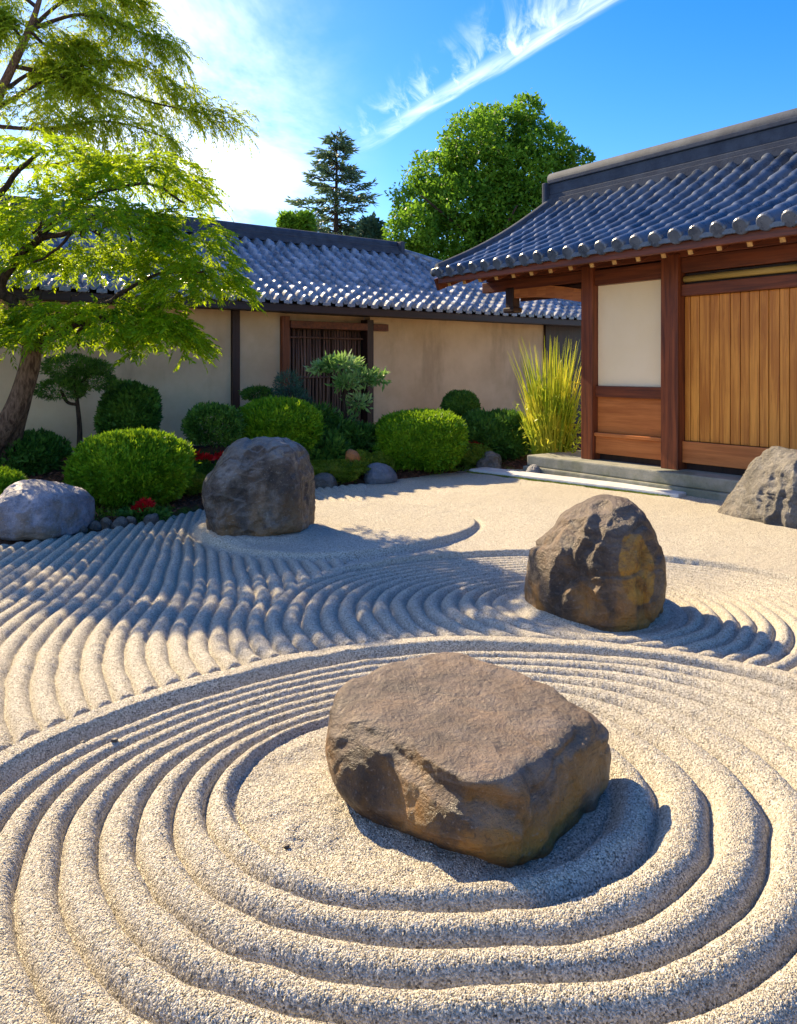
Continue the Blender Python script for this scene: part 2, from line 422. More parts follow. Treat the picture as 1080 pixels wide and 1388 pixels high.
def build_sand():
    rr = [1.1]
    while rr[-1] < 15.5: rr.append(rr[-1]*(1.0013 if rr[-1] < 3.6 else 1.0023 if rr[-1] < 9 else 1.006))
    rr = np.array(rr)
    aa = np.concatenate([np.linspace(-62, -31, 120)[:-1], np.linspace(-31, 31, 980), np.linspace(31, 62, 120)[1:]])
    aa = np.radians(aa)
    A, Rr = np.meshgrid(aa, rr); X = (Rr*np.sin(A)).ravel(); Y = (Rr*np.cos(A)).ravel()
    Z = np.empty_like(X)
    for i in range(0, len(X), 200000): Z[i:i+200000] = sand_height(X[i:i+200000], Y[i:i+200000])
    rng = np.random.default_rng(3)
    Z += rng.normal(0, .0009, len(Z))*np.clip(5.5/np.hypot(X, Y), .5, 1.5)
    nr, na = len(rr), len(aa)
    i = np.arange(nr-1)[:, None]*na+np.arange(na-1)[None, :]
    F = np.stack([i, i+1, i+na+1, i+na], -1).reshape(-1, 4)[:, ::-1]
    o = link_mesh('raked_sand', np.stack([X, Y, Z], 1), F, SAND, smooth=True)
    return tag(o, 'pale raked sand with rings and wavy furrows', None, None, 'structure')
build_sand()

def bed_h(X, Y):
    X = np.asarray(X, float); Y = np.asarray(Y, float)
    d = (Y-edge_y(X))*.8
    P = np.stack([X.ravel(), Y.ravel(), 0*X.ravel()], 1)
    n = fbm(P*2.2, 4, 31).reshape(X.shape)
    return -.10+.15*sstep(-.06, .12, d)+.075*np.clip(d, 0, 2.6)+.02*n*sstep(0, .3, d)
def bz(x, y): return float(bed_h(np.array([x]), np.array([y]))[0])
def build_bed():
    xs = np.linspace(-13, 6.5, 330); ys = np.linspace(3, 22, 330)
    X, Y = np.meshgrid(xs, ys); Z = bed_h(X, Y)
    P = np.stack([X.ravel(), Y.ravel(), 0*X.ravel()], 1)
    Zr = Z.ravel()+.012*vnoise(P*17, 77)
    i = np.arange(329)[:, None]*330+np.arange(329)[None, :]
    F = np.stack([i, i+1, i+331, i+330], -1).reshape(-1, 4)
    keep = (Zr[F].max(1) > -.09)
    o = link_mesh('planting_bed', np.stack([X.ravel(), Y.ravel(), Zr], 1), F[keep], SOIL, smooth=True)
    tag(o, 'red brown mulched planting bed along the wall', None, None, 'structure')
build_bed()
def build_ground():
    def f(t):
        p = geopos(t)
        return principled(t, t.ramp(t.noise(p, 2, 6), [(.3, (.30, .27, .22)), (.7, (.48, .44, .37))]), .95)
    V = [(-600, -600, -.12), (600, -600, -.12), (600, 600, -.12), (-600, 600, -.12)]
    tag(link_mesh('ground', V, [[0, 1, 2, 3]], material('pale_ground', f)), 'flat ground around the garden', None, None, 'structure')
build_ground()

# ------------------------------------------------------------------ tiled roofs
def roof_sheet(E, u, n_in, s0, s1, W, z0, rise, mode, pitch, course, sag, left_cut=None, right_cut=None, res=(10, 6)):
    """tile field over one slope. E point on the eave, u along the eave, n_in horizontal toward the ridge"""
    E, u, n_in = np.array(E, float), np.array(u, float), np.array(n_in, float)
    nu = int(round((s1-s0)/pitch*res[0])); L = math.hypot(W, rise); nv = int(round(L/course*res[1]))
    su = np.linspace(s0, s1, nu+1); tv = np.linspace(0, 1, nv+1)
    S, T = np.meshgrid(su, tv)
    lo = left_cut(T) if left_cut else None; hi = right_cut(T) if right_cut else None
    if hi is not None: S = np.minimum(S, hi)
    if lo is not None: S = np.maximum(S, lo)
    ph = S/pitch
    cj = np.floor(T*L/course-1e-6); fv = T*L/course-cj
    col = np.floor(ph)
    jit = hashn(col, cj, cj*0, 3)
    if mode == 'barrel':
        f = ph-np.floor(ph)-.5; rr = .36
        bar = np.sqrt(np.clip(1-(f/rr)**2, 0, 1))
        hh = np.where(np.abs(f) < rr, .104*bar, -.035*np.cos((np.abs(f)-rr-.01)/(0.5-rr)*math.pi*.5))
        hh = hh+(.018+.003*jit)*(1-fv)
    else:
        ph2 = ph+.0*cj
        f = ph2-np.floor(ph2)
        hh = .056*np.sin(2*math.pi*f)+.024*np.sin(4*math.pi*f+.8)
        # round lower lip so each tile reads as a scale
        lip = fv-.18*np.sin(2*math.pi*f)
        hh = hh+(.060+.014*jit)*(1-np.clip(lip, 0, 1))
    zz_ = z0+rise*T-sag*np.sin(math.pi*T)
    nv_ = np.array([-n_in[0]*rise/L, -n_in[1]*rise/L, W/L])
    X = E[0]+u[0]*S+n_in[0]*W*T+nv_[0]*hh; Y = E[1]+u[1]*S+n_in[1]*W*T+nv_[1]*hh; Z = zz_+nv_[2]*hh
    V = np.stack([X.ravel(), Y.ravel(), Z.ravel()], 1)
    k = nu+1; i = np.arange(nv)[:, None]*k+np.arange(nu)[None, :]
    F = np.stack([i, i+1, i+k+1, i+k], -1).reshape(-1, 4)
    JIT.append(jit.ravel().astype(np.float32))
    return V, F
JIT = []
def roof_obj(V, F, mat, parent):
    o = link_mesh('roof', V, F, mat, parent, True)
    o.data.attributes.new('tile_var', 'FLOAT', 'POINT').data.foreach_set('value', JIT[-1]); return o

# ------------------------------------------------------------------ the wooden pavilion on the right
def pavilion():
    d = Vector((-.59, .807, 0)).normalized(); n = Vector((-d.y, d.x, 0)); n = n if n.x < 0 else -n   # along wall (away), outward
    UP = Vector((0, 0, 1))
    B = Vector((3.33, 9.51, 0)); PL = .30
    root = empty('wooden_pavilion', B, 'timber pavilion with honey plank door, cream panel and barrel tiled roof', 'building')
    def W(a, o, z): return B+d*a+n*o+UP*z          # a along wall (away +), o outward, z up
    def bx(a0, a1, o0, o1, z0, z1, mb=None, bev=.008):
        mb = mb or MB()
        return mb.box(W((a0+a1)/2, (o0+o1)/2, (z0+z1)/2), d, n, UP, a1-a0, o1-o0, z1-z0, bev)
    def part(name, mb, mat, parent=None, smooth=False):
        o = mb.build(name, mat, None, B, smooth); o.parent = parent or root; return o
    A = 1.28
    # plinth, two stone courses
    m = bx(-6.5, A+.88, -4.0, .40, -.1, .15, bev=.02); m = bx(-6.5, A+.84, -4.0, .36, .152, PL, m, bev=.02)
    part('stone_plinth', m, PLINTH)
    for a, wd in ((A, .19), (0, .235), (-2.3, .22), (-4.6, .22)):
        part('post', bx(a-wd/2, a+wd/2, -wd/2, wd/2, PL, 2.86), W_POST)
    # bay with the cream panel
    part('cream_panel', bx(.118, A-.095, -.05, -.02, 1.275, 2.60), PLWHITE)
    part('rail', bx(.118, A-.095, -.055, .035, 1.13, 1.275), W_BEAM)
    part('lower_panel', bx(.118, A-.095, -.05, -.012, .66, 1.13), W_LOW)
    m = bx(.118, A-.095, -.055, .06, .615, .66); part('sill_rail', m, W_LOW)
    part('base_board', bx(.118, A-.095, -.05, .03, .385, .613), W_LOW)
    part('dark_gap', bx(-6.0, A-.095, -.14, -.06, PL-.02, 2.9, bev=0), W_DARKP)
    part('head_beam', bx(.118, A-.095, -.06, .05, 2.60, 2.80), W_BEAM)
    # door bays
    for a0, a1 in ((-2.19, -.118), (-4.49, -2.41)):
        door = MB(); k = 0; a = a0; rg = random.Random(4)
        while a < a1-.01:
            ww = min(rg.choice((.105, .12, .135)), a1-a); 
            bx(a+.004, a+ww-.004, -.05, -.018+rg.uniform(-.003, .003), .645, 2.36, door, .006); a += ww
        part('plank_door', door, W_DOOR)
        part('base_board', bx(a0, a1, -.05, .03, .385, .64), W_LOW)
        part('door_head', bx(a0, a1, -.06, .05, 2.362, 2.50), W_BEAM)
        part('recess_board', bx(a0, a1, -.058, -.03, 2.502, 2.638), W_DARKB)
        part('head_beam', bx(a0, a1, -.06, .05, 2.64, 2.82), W_BEAM)
        pole = MB()
        pts = [W(a0+.02, .005, 2.565), W((a0+a1)/2, .005, 2.565), W(a1-.02, .005, 2.565)]
        pole.tube(pts, .040, 12); part('bamboo_pole', pole, BAMBOO, smooth=True)
    # side and back walls (seen only from elsewhere)
    part('side_wall', bx(A-.06, A+.02, -3.2, -.1, PL, 2.9), PLASTER)
    part('rear_wall', bx(-6.3, A, -3.3, -3.2, PL, 2.9), PLASTER)
    # roof
    zE, Wd, rise, ov = 2.90, 2.5, 1.33, .90
    aL = 3.57; aR = -6.6
    E = W(0, ov, 0); u = -d; n_in = -n
    sL, sR = -aL, -aR
    Rt = root
    V, F = roof_sheet(E, u, n_in, sL+.10, sR, Wd, zE, rise, 'barrel', .25, .29, .10, res=(14, 6))
    roof = roof_obj(V-np.array(B), F, TILE, Rt)
    back = W(0, ov-2*Wd, 0)
    V2, F2 = roof_sheet(back, d, n, aR, aL-.10, Wd, zE, rise, 'barrel', .25, .29, .10, res=(8, 5))
    roof_obj(V2-np.array(B), F2, TILE, Rt)
    def rp(a, t, dz=0): return W(a, ov-Wd*t, zE+rise*t-.10*math.sin(math.pi*t)+dz)
    # eave end tiles: round cap and a drop face between
    m = MB(); s = sL+.10; npit = int((sR-sL-.1)/.25)
    i0 = math.ceil((sL+.10)/.25-.5)
    for i in range(i0, i0+npit):
        a = -(i+.5)*.25
        c = rp(a, 0, .025)
        ax = (rp(a, 0)-rp(a, .1)).normalized()
        m.tube([c-ax*.10, c+ax*.012, c+ax*.03], [.086, .090, .076], 18)
        if i > i0:
            c2 = rp(a+.125, 0, -.012)
            m.box(c2+ax*.004, d, n, UP, .15, .03, .055, .006)
    part('eave_tiles', m, TILE, roof)
    # main ridge: stacked bands with a rounded cap, and end tile
    zr = zE+rise; m = MB()
    for (wd, z0, z1) in ((.40, -.06, .07), (.30, .072, .15), (.27, .152, .33), (.33, .332, .40)):
        m.box(W((aL-.16+aR)/2, ov-Wd, zr+(z0+z1)/2), d, n, UP, aL-.16-aR, wd, z1-z0, .012)
    part('ridge', m, RIDGE, roof)
    m = MB(); m.tube([W(aR, ov-Wd, zr+.43), W(aL-.10, ov-Wd, zr+.43)], .115, 16); part('ridge_cap', m, RIDGE, roof, True)
    m = MB(); m.box(W(aL-.12, ov-Wd, zr+.14), d, n, UP, .09, .44, .44, .04)
    part('ridge_end_tile', m, RIDGE, roof)
    # verge: raised roll of tiles along the gable edge, front and back
    for sgn in (1, -1):
        pts = [W(aL-.17+.0*t, (ov-Wd)+sgn*Wd*(1-t), zE+rise*t-.10*math.sin(math.pi*t)+.085) for t in [k/10 for k in range(11)]]
        m = MB(); m.tube(pts, .085, 12); part('verge_roll', m, RIDGE, roof, True)
        pts = [W(aL-.03, (ov-Wd)+sgn*Wd*(1-t), zE+rise*t-.10*math.sin(math.pi*t)+.035) for t in [k/10 for k in range(11)]]
        m = MB(); m.tube(pts, .06, 10); part('verge_edge', m, TILE, roof, True)
        # barge board below
        pts = [W(aL-.06, (ov-Wd)+sgn*(Wd-.05)*(1-t), zE+rise*t-.10*math.sin(math.pi*t)-.14) for t in [k/10 for k in range(11)]]
        m = MB()
        for p, q in zip(pts[:-1], pts[1:]):
            ax = (q-p).normalized(); m.box((p+q)/2, ax, d, ax.cross(d), (q-p).length+.004, .05, .18, 0)
        part('barge_board', m, W_BEAM)
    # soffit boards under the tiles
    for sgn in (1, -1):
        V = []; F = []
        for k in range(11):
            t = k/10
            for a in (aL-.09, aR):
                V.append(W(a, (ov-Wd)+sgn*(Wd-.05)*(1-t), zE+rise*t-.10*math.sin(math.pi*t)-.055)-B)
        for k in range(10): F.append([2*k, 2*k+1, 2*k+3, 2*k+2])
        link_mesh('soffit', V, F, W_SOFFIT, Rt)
    # eave fascia and rafters with pale tips
    m = bx(aR, aL-.10, ov-.10, ov-.04, zE-.13, zE-.035); part('fascia', m, W_BEAM)
    m = bx(aR, aL-.3, -.07, .07, 2.825, 2.97); part('wall_plate', m, W_BEAM)
    a = aL-.28; sl = math.atan2(rise, Wd)*.80
    rax = (n*math.cos(sl)-UP*math.sin(sl)).normalized(); rup = (n*math.sin(sl)+UP*math.cos(sl)).normalized()
    while a > -4.8:
        m = MB(); tip = W(a, ov-.115, zE-.135)
        m.box(tip-rax*.60, d, rax, rup, .062, 1.20, .085, .006); raf = part('rafter', m, W_BEAM)
        m = MB(); m.box(tip+rax*.006, d, rax, rup, .056, .012, .078, .003); part('rafter_tip', m, GOLD, raf)
        a -= .335
    # purlin running out under the gable overhang, with its hanging bracket, and the curved tie beam
    part('purlin', bx(A+.10, aL-.2, -.05, .06, 2.665, 2.82), W_BEAM)
    m = MB(); pts = []
    for k in range(9):
        t = k/8; pts.append(W(A+.10+t*1.35, .0, 2.48+.15*math.sin(math.pi*min(1, t*1.0)*.55)))
    for p, q in zip(pts[:-1], pts[1:]):
        ax = (q-p).normalized(); m.box((p+q)/2, ax, n, ax.cross(n), (q-p).length+.006, .11, .17, 0)
    part('tie_beam', m, W_LOW)
    m = bx(A+1.40, A+1.56, -.07, .08, 2.40, 2.70, bev=.02); m = bx(A+1.37, A+1.59, -.09, .10, 2.40-.07, 2.41, m, .02)
    part('bracket', m, W_DARKP)
    part('gable_board', bx(A+.10, A+1.42, -.13, -.09, 2.50, 2.93), W_SOFFIT)
    part('gable_post', bx(A+1.42, A+1.54, -2.7, -2.58, .0, 2.9), W_DARKP)
    return root
pavilion()

# ------------------------------------------------------------------ the long tiled wall building at the back
LDIR = Vector((.8, .6, 0)); LOUT = Vector((.6, -.8, 0)); LE0 = Vector((-2.72, 12.1, 0))
def LW(s, o, z): return LE0+LDIR*s+LOUT*o+Vector((0, 0, z))
def wall_building():
    UP = Vector((0, 0, 1)); B = LW(0, -.7, 0)
    root = empty('garden_wall_house', B, 'long low tan plaster building with silver blue tiled hip roof behind the plants', 'building')
    def bx(a0, a1, o0, o1, z0, z1, mb=None, bev=.008):
        mb = mb or MB()
        return mb.box(LW((a0+a1)/2, (o0+o1)/2, (z0+z1)/2), LDIR, LOUT, UP, a1-a0, o1-o0, z1-z0, bev)
    def part(name, mb, mat, parent=None, smooth=False):
        o = mb.build(name, mat, None, B, smooth); o.parent = parent or root; return o
    for a0, a1 in ((-9.0, .485), (.625, 1.40), (3.27, 8.0)):
        part('plaster_panel', bx(a0, a1, -.88, -.70, -.1, 2.50, bev=0), PLASTER)
    part('plaster_panel', bx(1.40, 3.27, -1.0, -.90, -.1, 2.50, bev=0), PLASTER)
    part('dark_opening_panel', bx(8.0, 9.3, -.88, -.74, -.1, 2.50, bev=0), W_DARKP)  # dark panel standing in for the shaded opening at this end
    part('base_sill', bx(-9.0, 9.3, -.86, -.66, -.1, .28), W_DARKB)
    for a, wd in ((-4.2, .13), (.555, .13), (8.0, .16)):
        part('post', bx(a-wd/2, a+wd/2, -.80, -.63, .0, 2.46), W_DARKP)
    # bamboo screen doorway
    fr = part('door_post', bx(1.39, 1.53, -.82, -.60, .0, 2.40), W_POST); part('door_post', bx(3.14, 3.28, -.82, -.60, .0, 2.40), W_DARKP)
    part('lintel', bx(1.535, 3.135, -.80, -.58, 2.20, 2.33), W_BEAM); part('lintel', bx(3.285, 3.62, -.78, -.60, 2.20, 2.33), W_BEAM)
    m = MB(); rg = random.Random(11); a = 1.56
    while a < 3.11:
        rr = rg.uniform(.016, .028)
        pts = [LW(a+rg.uniform(-.015, .015), -.78+rg.uniform(-.02, .02), z) for z in (.1, .6, 1.1, 1.6, 2.19)]
        m.tube(pts, [rr*rg.uniform(.85, 1.1) for _ in pts], 7); a += rr*2+rg.uniform(.006, .028)
    sc = part('bamboo_screen', m, W_STICK, smooth=True)
    for z in (.55, 1.35, 2.05):
        m = MB(); m.tube([LW(1.54, -.745, z), LW(3.13, -.745, z)], .018, 7); part('cross_bar', m, W_STICK, sc)
    part('dark_backing', bx(1.535, 3.135, -.895, -.87, .0, 2.2, bev=0), W_DARKP)
    # roof
    zE, Wd, rise = 2.60, 2.5, 1.42; sEnd, sR = 10.2, 5.2; s0 = -10.0
    hip = lambda T: sR+(sEnd-sR)*(1-T)**.9
    n_in = -LOUT
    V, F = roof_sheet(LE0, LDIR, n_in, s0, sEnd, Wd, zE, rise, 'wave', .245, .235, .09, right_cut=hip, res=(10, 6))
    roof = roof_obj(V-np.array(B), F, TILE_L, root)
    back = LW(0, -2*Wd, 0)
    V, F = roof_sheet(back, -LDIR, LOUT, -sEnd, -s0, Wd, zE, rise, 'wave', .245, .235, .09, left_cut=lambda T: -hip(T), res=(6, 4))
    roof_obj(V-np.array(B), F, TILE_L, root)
    # hip end slope
    nT = 12; V = []; F = []
    for k in range(nT+1):
        t = k/nT; z = zE+rise*t-.09*math.sin(math.pi*t)+.01
        V += [LW(float(hip(t)), -Wd*t, z)-B, LW(float(hip(t)), -2*Wd+Wd*t, z)-B]
    for k in range(nT): F.append([2*k, 2*k+1, 2*k+3, 2*k+2])
    link_mesh('roof_end', V, F, TILE_L, root)
    for sgn in (1, -1):
        m = MB(); pts = [LW(float(hip(t)), -Wd+sgn*Wd*(1-t), zE+rise*t-.09*math.sin(math.pi*t)+.07) for t in [k/12 for k in range(13)]]
        m.tube(pts, .075, 12); part('hip_roll', m, TILE_L, roof, True)
    zr = zE+rise; m = MB()
    for wd, z0, z1 in ((.40, -.06, .03), (.31, .032, .08), (.27, .082, .13)):
        m.box(LW((s0+sR)/2, -Wd, zr+(z0+z1)/2), LDIR, LOUT, UP, sR-s0, wd, z1-z0, .012)
    part('ridge', m, RIDGE, roof)
    m = MB(); m.tube([LW(s0, -Wd, zr+.145), LW(sR+.05, -Wd, zr+.145)], .11, 16); part('ridge_cap', m, RIDGE, roof, True)
    m = MB(); m.box(LW(sR+.04, -Wd, zr+.07), LDIR, LOUT, UP, .10, .44, .34, .04); part('ridge_end_tile', m, RIDGE, roof)
    # eave end tiles
    m = MB(); i = math.ceil(s0/.245)
    while i*.245 < sEnd-.1:
        c = LW((i+.25)*.245, .0, zE+.045); m.tube([c-LOUT*.05, c+LOUT*.02], [.052, .05], 10)
        c = LW((i+.72)*.245, .008, zE-.012); m.box(c, LDIR, LOUT, UP, .15, .022, .06, .008); i += 1
    part('eave_tiles', m, TILE_L, roof)
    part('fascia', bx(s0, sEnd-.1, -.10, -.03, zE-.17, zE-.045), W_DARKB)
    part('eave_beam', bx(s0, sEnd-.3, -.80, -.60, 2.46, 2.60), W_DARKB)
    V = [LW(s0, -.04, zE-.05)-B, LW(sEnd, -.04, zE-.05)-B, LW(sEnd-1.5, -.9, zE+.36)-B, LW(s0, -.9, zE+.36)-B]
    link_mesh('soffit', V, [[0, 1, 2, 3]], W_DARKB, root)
    part('rear_wall', bx(-9, 8, -4.4, -4.2, -.1, 2.5), PLASTER)
wall_building()

# kerb slab and moss strip in front of the pavilion
def kerb():
    p0 = Vector((.98, 11.02, 0)); p1 = Vector((3.12, 8.80, 0)); ax = (p1-p0).normalized(); ay = Vector((-ax.y, ax.x, 0))
    L = (p1-p0).length; c = (p0+p1)/2+ay*.17
    m = MB(); m.box(c-p0+Vector((0, 0, .02)), ax, ay, (0, 0, 1), L, .34, .17, .02)
    tag(m.build('stone_kerb', SLAB, None, loc=p0), 'long pale granite kerb slab lying in front of the plinth', 'kerb')
    rng = np.random.default_rng(8); N = 9000
    a = rng.uniform(-.05, L*.97, N); w_ = .11*(1-.5*a/L)
    b = rng.uniform(-1, 0, N)*w_-.004
    P = np.array(p0)[None]+np.outer(a, np.array(ax))+np.outer(b, np.array(ay)); P[:, 2] = .015+.05*(1+b/w_)**.5*0.9
    D = rng.normal(0, .5, (N, 3)); D[:, 2] = np.abs(D[:, 2])+.5
    V, F = leaf_quads(P, D, .022, .010, rng)
    tag(link_mesh('moss', V, F, L_MOSS), 'green moss strip along the kerb slab', 'moss', None, 'stuff')

# ------------------------------------------------------------------ foliage
def leaf_quads(P, D, length, width, rng, jit=.35, curl=.0):
    n = len(P); D = D/(np.linalg.norm(D, axis=1, keepdims=True)+1e-9)
    S = np.cross(D, rng.normal(0, 1, (n, 3))); S /= np.linalg.norm(S, axis=1, keepdims=True)+1e-9
    l = (length*(1+jit*rng.uniform(-1, 1, n)))[:, None]; w_ = (width*(1+jit*rng.uniform(-1, 1, n)))[:, None]
    Nn = np.cross(D, S)
    V = np.stack([P, P+D*l*.45+S*w_*.5+Nn*w_*.15, P+D*l-np.array([0, 0, 1])*l*curl, P+D*l*.45-S*w_*.5+Nn*w_*.15], 1).reshape(-1, 3)
    return V, np.arange(4*n).reshape(n, 4)
def join(parts):
    Vs, Fs, b = [], [], 0
    for V, F in parts: Vs.append(V); Fs.append(F+b); b += len(V)
    return np.concatenate(Vs), np.concatenate(Fs)
def core_mesh(rx, ry, rz, zc, k, seed, lump, pw=2.0):
    bm = bmesh.new(); bmesh.ops.create_icosphere(bm, subdivisions=4, radius=1)
    V = np.array([v.co[:] for v in bm.verts]); F = np.array([[v.index for v in f.verts] for f in bm.faces]); bm.free()
    rad = superr(V, pw)*(1+lump*fbm(V*2.5, 3, seed))*k
    V = V*rad[:, None]*np.array([rx, ry, rz])+np.array([0, 0, zc])
    F4 = np.concatenate([F, F[:, 2:3]], 1)
    return V, F
def superr(D, pw): return (np.abs(D)**pw).sum(1)**(-1/pw)

def clipped_shrub(px, Y, w_, h_, label, mat=None, n=16000, leaf=(.055, .022), pw=2.3, seed=1, name='rounded_shrub', group='clipped round shrubs', ydep=None, dz=0, lump=.05):
    """a dense clipped dome: leaves over a lumpy light-blocking core, short stems below"""
    X = (px-540)*Y/FPX; z0 = bz(X, Y)+dz
    rng = np.random.default_rng(seed)
    root = empty(name, (X, Y, z0), label, 'shrub', group)
    rx, ry, rz = w_/2, (ydep or w_)/2, h_/2
    D = ellip_dirs(n, rng, -.92)
    cl = vnoise(D*11, seed+5)+.6*vnoise(D*21, seed+6)
    rad = superr(D, pw)*(1+lump*fbm(D*2.5, 3, seed)+.045*cl)*rng.uniform(.93, 1.02, n)*np.where(rng.uniform(0, 1, n) < .03, rng.uniform(1.0, 1.09, n), 1)
    P = D*rad[:, None]*np.array([rx, ry, rz])+np.array([0, 0, rz*1.04])
    Nn = D/np.array([rx, ry, rz]); Nn /= np.linalg.norm(Nn, axis=1, keepdims=True)
    dirs = Nn*.7+rng.normal(0, .5, (n, 3))+np.array([0, 0, .55])
    V, F = leaf_quads(P, dirs, leaf[0], leaf[1], rng)
    m = mat or L_BOX
    fo = link_mesh('foliage', V, F, m, root)
    Vc, Fc = core_mesh(rx, ry, rz, rz*1.04, .87, seed, lump, pw)
    link_mesh('blocking_core', Vc, Fc, m, root, True)  # solid core added inside so no light passes through the dome
    st = MB()
    for k in range(5):
        a = k*1.256; st.tube([(.05*math.cos(a), .05*math.sin(a), -.06), (.25*rx*math.cos(a), .25*ry*math.sin(a), rz*.9)], [.018, .010], 6)
    st.build('stem', BARKD, root)
    return root
def topiary(px, Y, ball, zc, label, group, seed, mat=None, name='topiary', n=7000, trunk_r=.022, pads=None, leaf=(.045, .02), cat='small tree', dz=0, airy=False):
    """small pruned tree: thin trunk with one or more pads; pads = [(dx, dy, z, rx, ry, rz)]"""
    X = (px-540)*Y/FPX; z0 = bz(X, Y)+dz; rng = np.random.default_rng(seed)
    root = empty(name, (X, Y, z0), label, cat, group)
    pads = pads or [(0, 0, zc, ball[0], ball[0], ball[1])]
    tr = MB(); parts = []; cores = []
    top = max(p[2] for p in pads)
    main = curve_pts([(0, 0, -.08), (.03*math.sin(seed), .02, top*.35), (-.04*math.cos(seed), .0, top*.7), (pads[0][0]*.6, pads[0][1], top*.97)], 5)
    tr.tube(main, [trunk_r*(1.25-.8*i/(len(main)-1)) for i in range(len(main))], 8)
    for j, (dx, dy, z, rx, ry, rz) in enumerate(pads):
        k = int(len(main)*max(.15, min(.9, z/top-.22)))
        if j: tr.tube(curve_pts([main[k], Vector((dx*.6, dy*.6, z-rz*1.2)), Vector((dx, dy, z))], 4), [trunk_r*.6]*8+[trunk_r*.4], 6)
        nn = int(n*rx*ry/sum(p[3]*p[4] for p in pads))
        D = ellip_dirs(nn, rng, -.85)
        rad = (1+.14*fbm(D*2.6, 3, seed+j))*rng.uniform(.72, 1.05, nn)
        rad = rad if not airy else rad*rng.uniform(.35, 1.2, nn)
        P = D*rad[:, None]*np.array([rx, ry, rz])+np.array([dx, dy, z])
        parts.append(leaf_quads(P, D+rng.normal(0, .6, (nn, 3))+np.array([0, 0, .4]), leaf[0], leaf[1], rng))
    V, F = join(parts)
    link_mesh('foliage', V, F, mat or L_DARK, root)
    tr.build('trunk', BARKD, root, smooth=True)
    return root

kerb()

def sprays(base, axis, L, rng, pairs=9, leaf=(.06, .013), droop=.25, ang=.75):
    """feathery twigs: base (n,3), axis (n,3); leaflets in pairs along a drooping twig"""
    n = len(base); axis = axis/np.linalg.norm(axis, axis=1, keepdims=True)
    side = np.cross(axis, np.array([0, 0, 1.0])+.25*rng.normal(0, 1, (n, 3))); side /= np.linalg.norm(side, axis=1, keepdims=True)+1e-9
    t = np.linspace(.08, 1, pairs)
    Ln = (L*(1+.3*rng.uniform(-1, 1, n)))
    Pc = base[:, None, :]+axis[:, None, :]*(Ln[:, None]*t)[..., None]
    Pc = Pc-np.array([0, 0, 1.0])*(droop*Ln[:, None]*t**2)[..., None]
    dirv = axis[:, None, :]-np.array([0, 0, 1.0])*(2*droop*t)[None, :, None]
    out = []
    for sg in (1, -1):
        Dl = dirv*math.cos(ang)+sg*side[:, None, :]*math.sin(ang)+.18*rng.normal(0, 1, Pc.shape)
        ll = leaf[0]
        out.append(leaf_quads(Pc.reshape(-1, 3), Dl.reshape(-1, 3), ll, leaf[1], rng, .35, .15))
    return join(out)
def dome_pad(c, rx, ry, rz, n, rng, droop=.35, L=.24, leaf=(.06, .013), layers=3, seed=0):
    """a layered cloud of sprays, arched like an umbrella"""
    rad = np.sqrt(rng.uniform(0, 1, n)); a = rng.uniform(0, 2*math.pi, n)
    u, v = rad*np.cos(a), rad*np.sin(a)
    lump = fbm(np.stack([u*2.2, v*2.2, 0*u+seed], 1), 3, seed+3)
    edge = 1+.22*fbm(np.stack([np.cos(a)*1.6, np.sin(a)*1.6, 0*u+seed*1.7], 1), 3, seed+9)
    lay = rng.integers(0, layers, n)/max(1, layers)
    z = rz*(1-rad**2*1.35)+.30*rz*lump-rz*.75*lay+rng.normal(0, .06*rz, n)
    P = np.stack([c[0]+rx*u*edge, c[1]+ry*v*edge, c[2]+z], 1)
    ax = np.stack([u*rx+.35*rng.normal(0, 1, n)*rx, v*ry+.35*rng.normal(0, 1, n)*ry, .10*rx-.35*rx*rad**2+.12*rng.normal(0, 1, n)*rx], 1)
    return sprays(P, ax, L, rng, leaf=leaf, droop=droop)

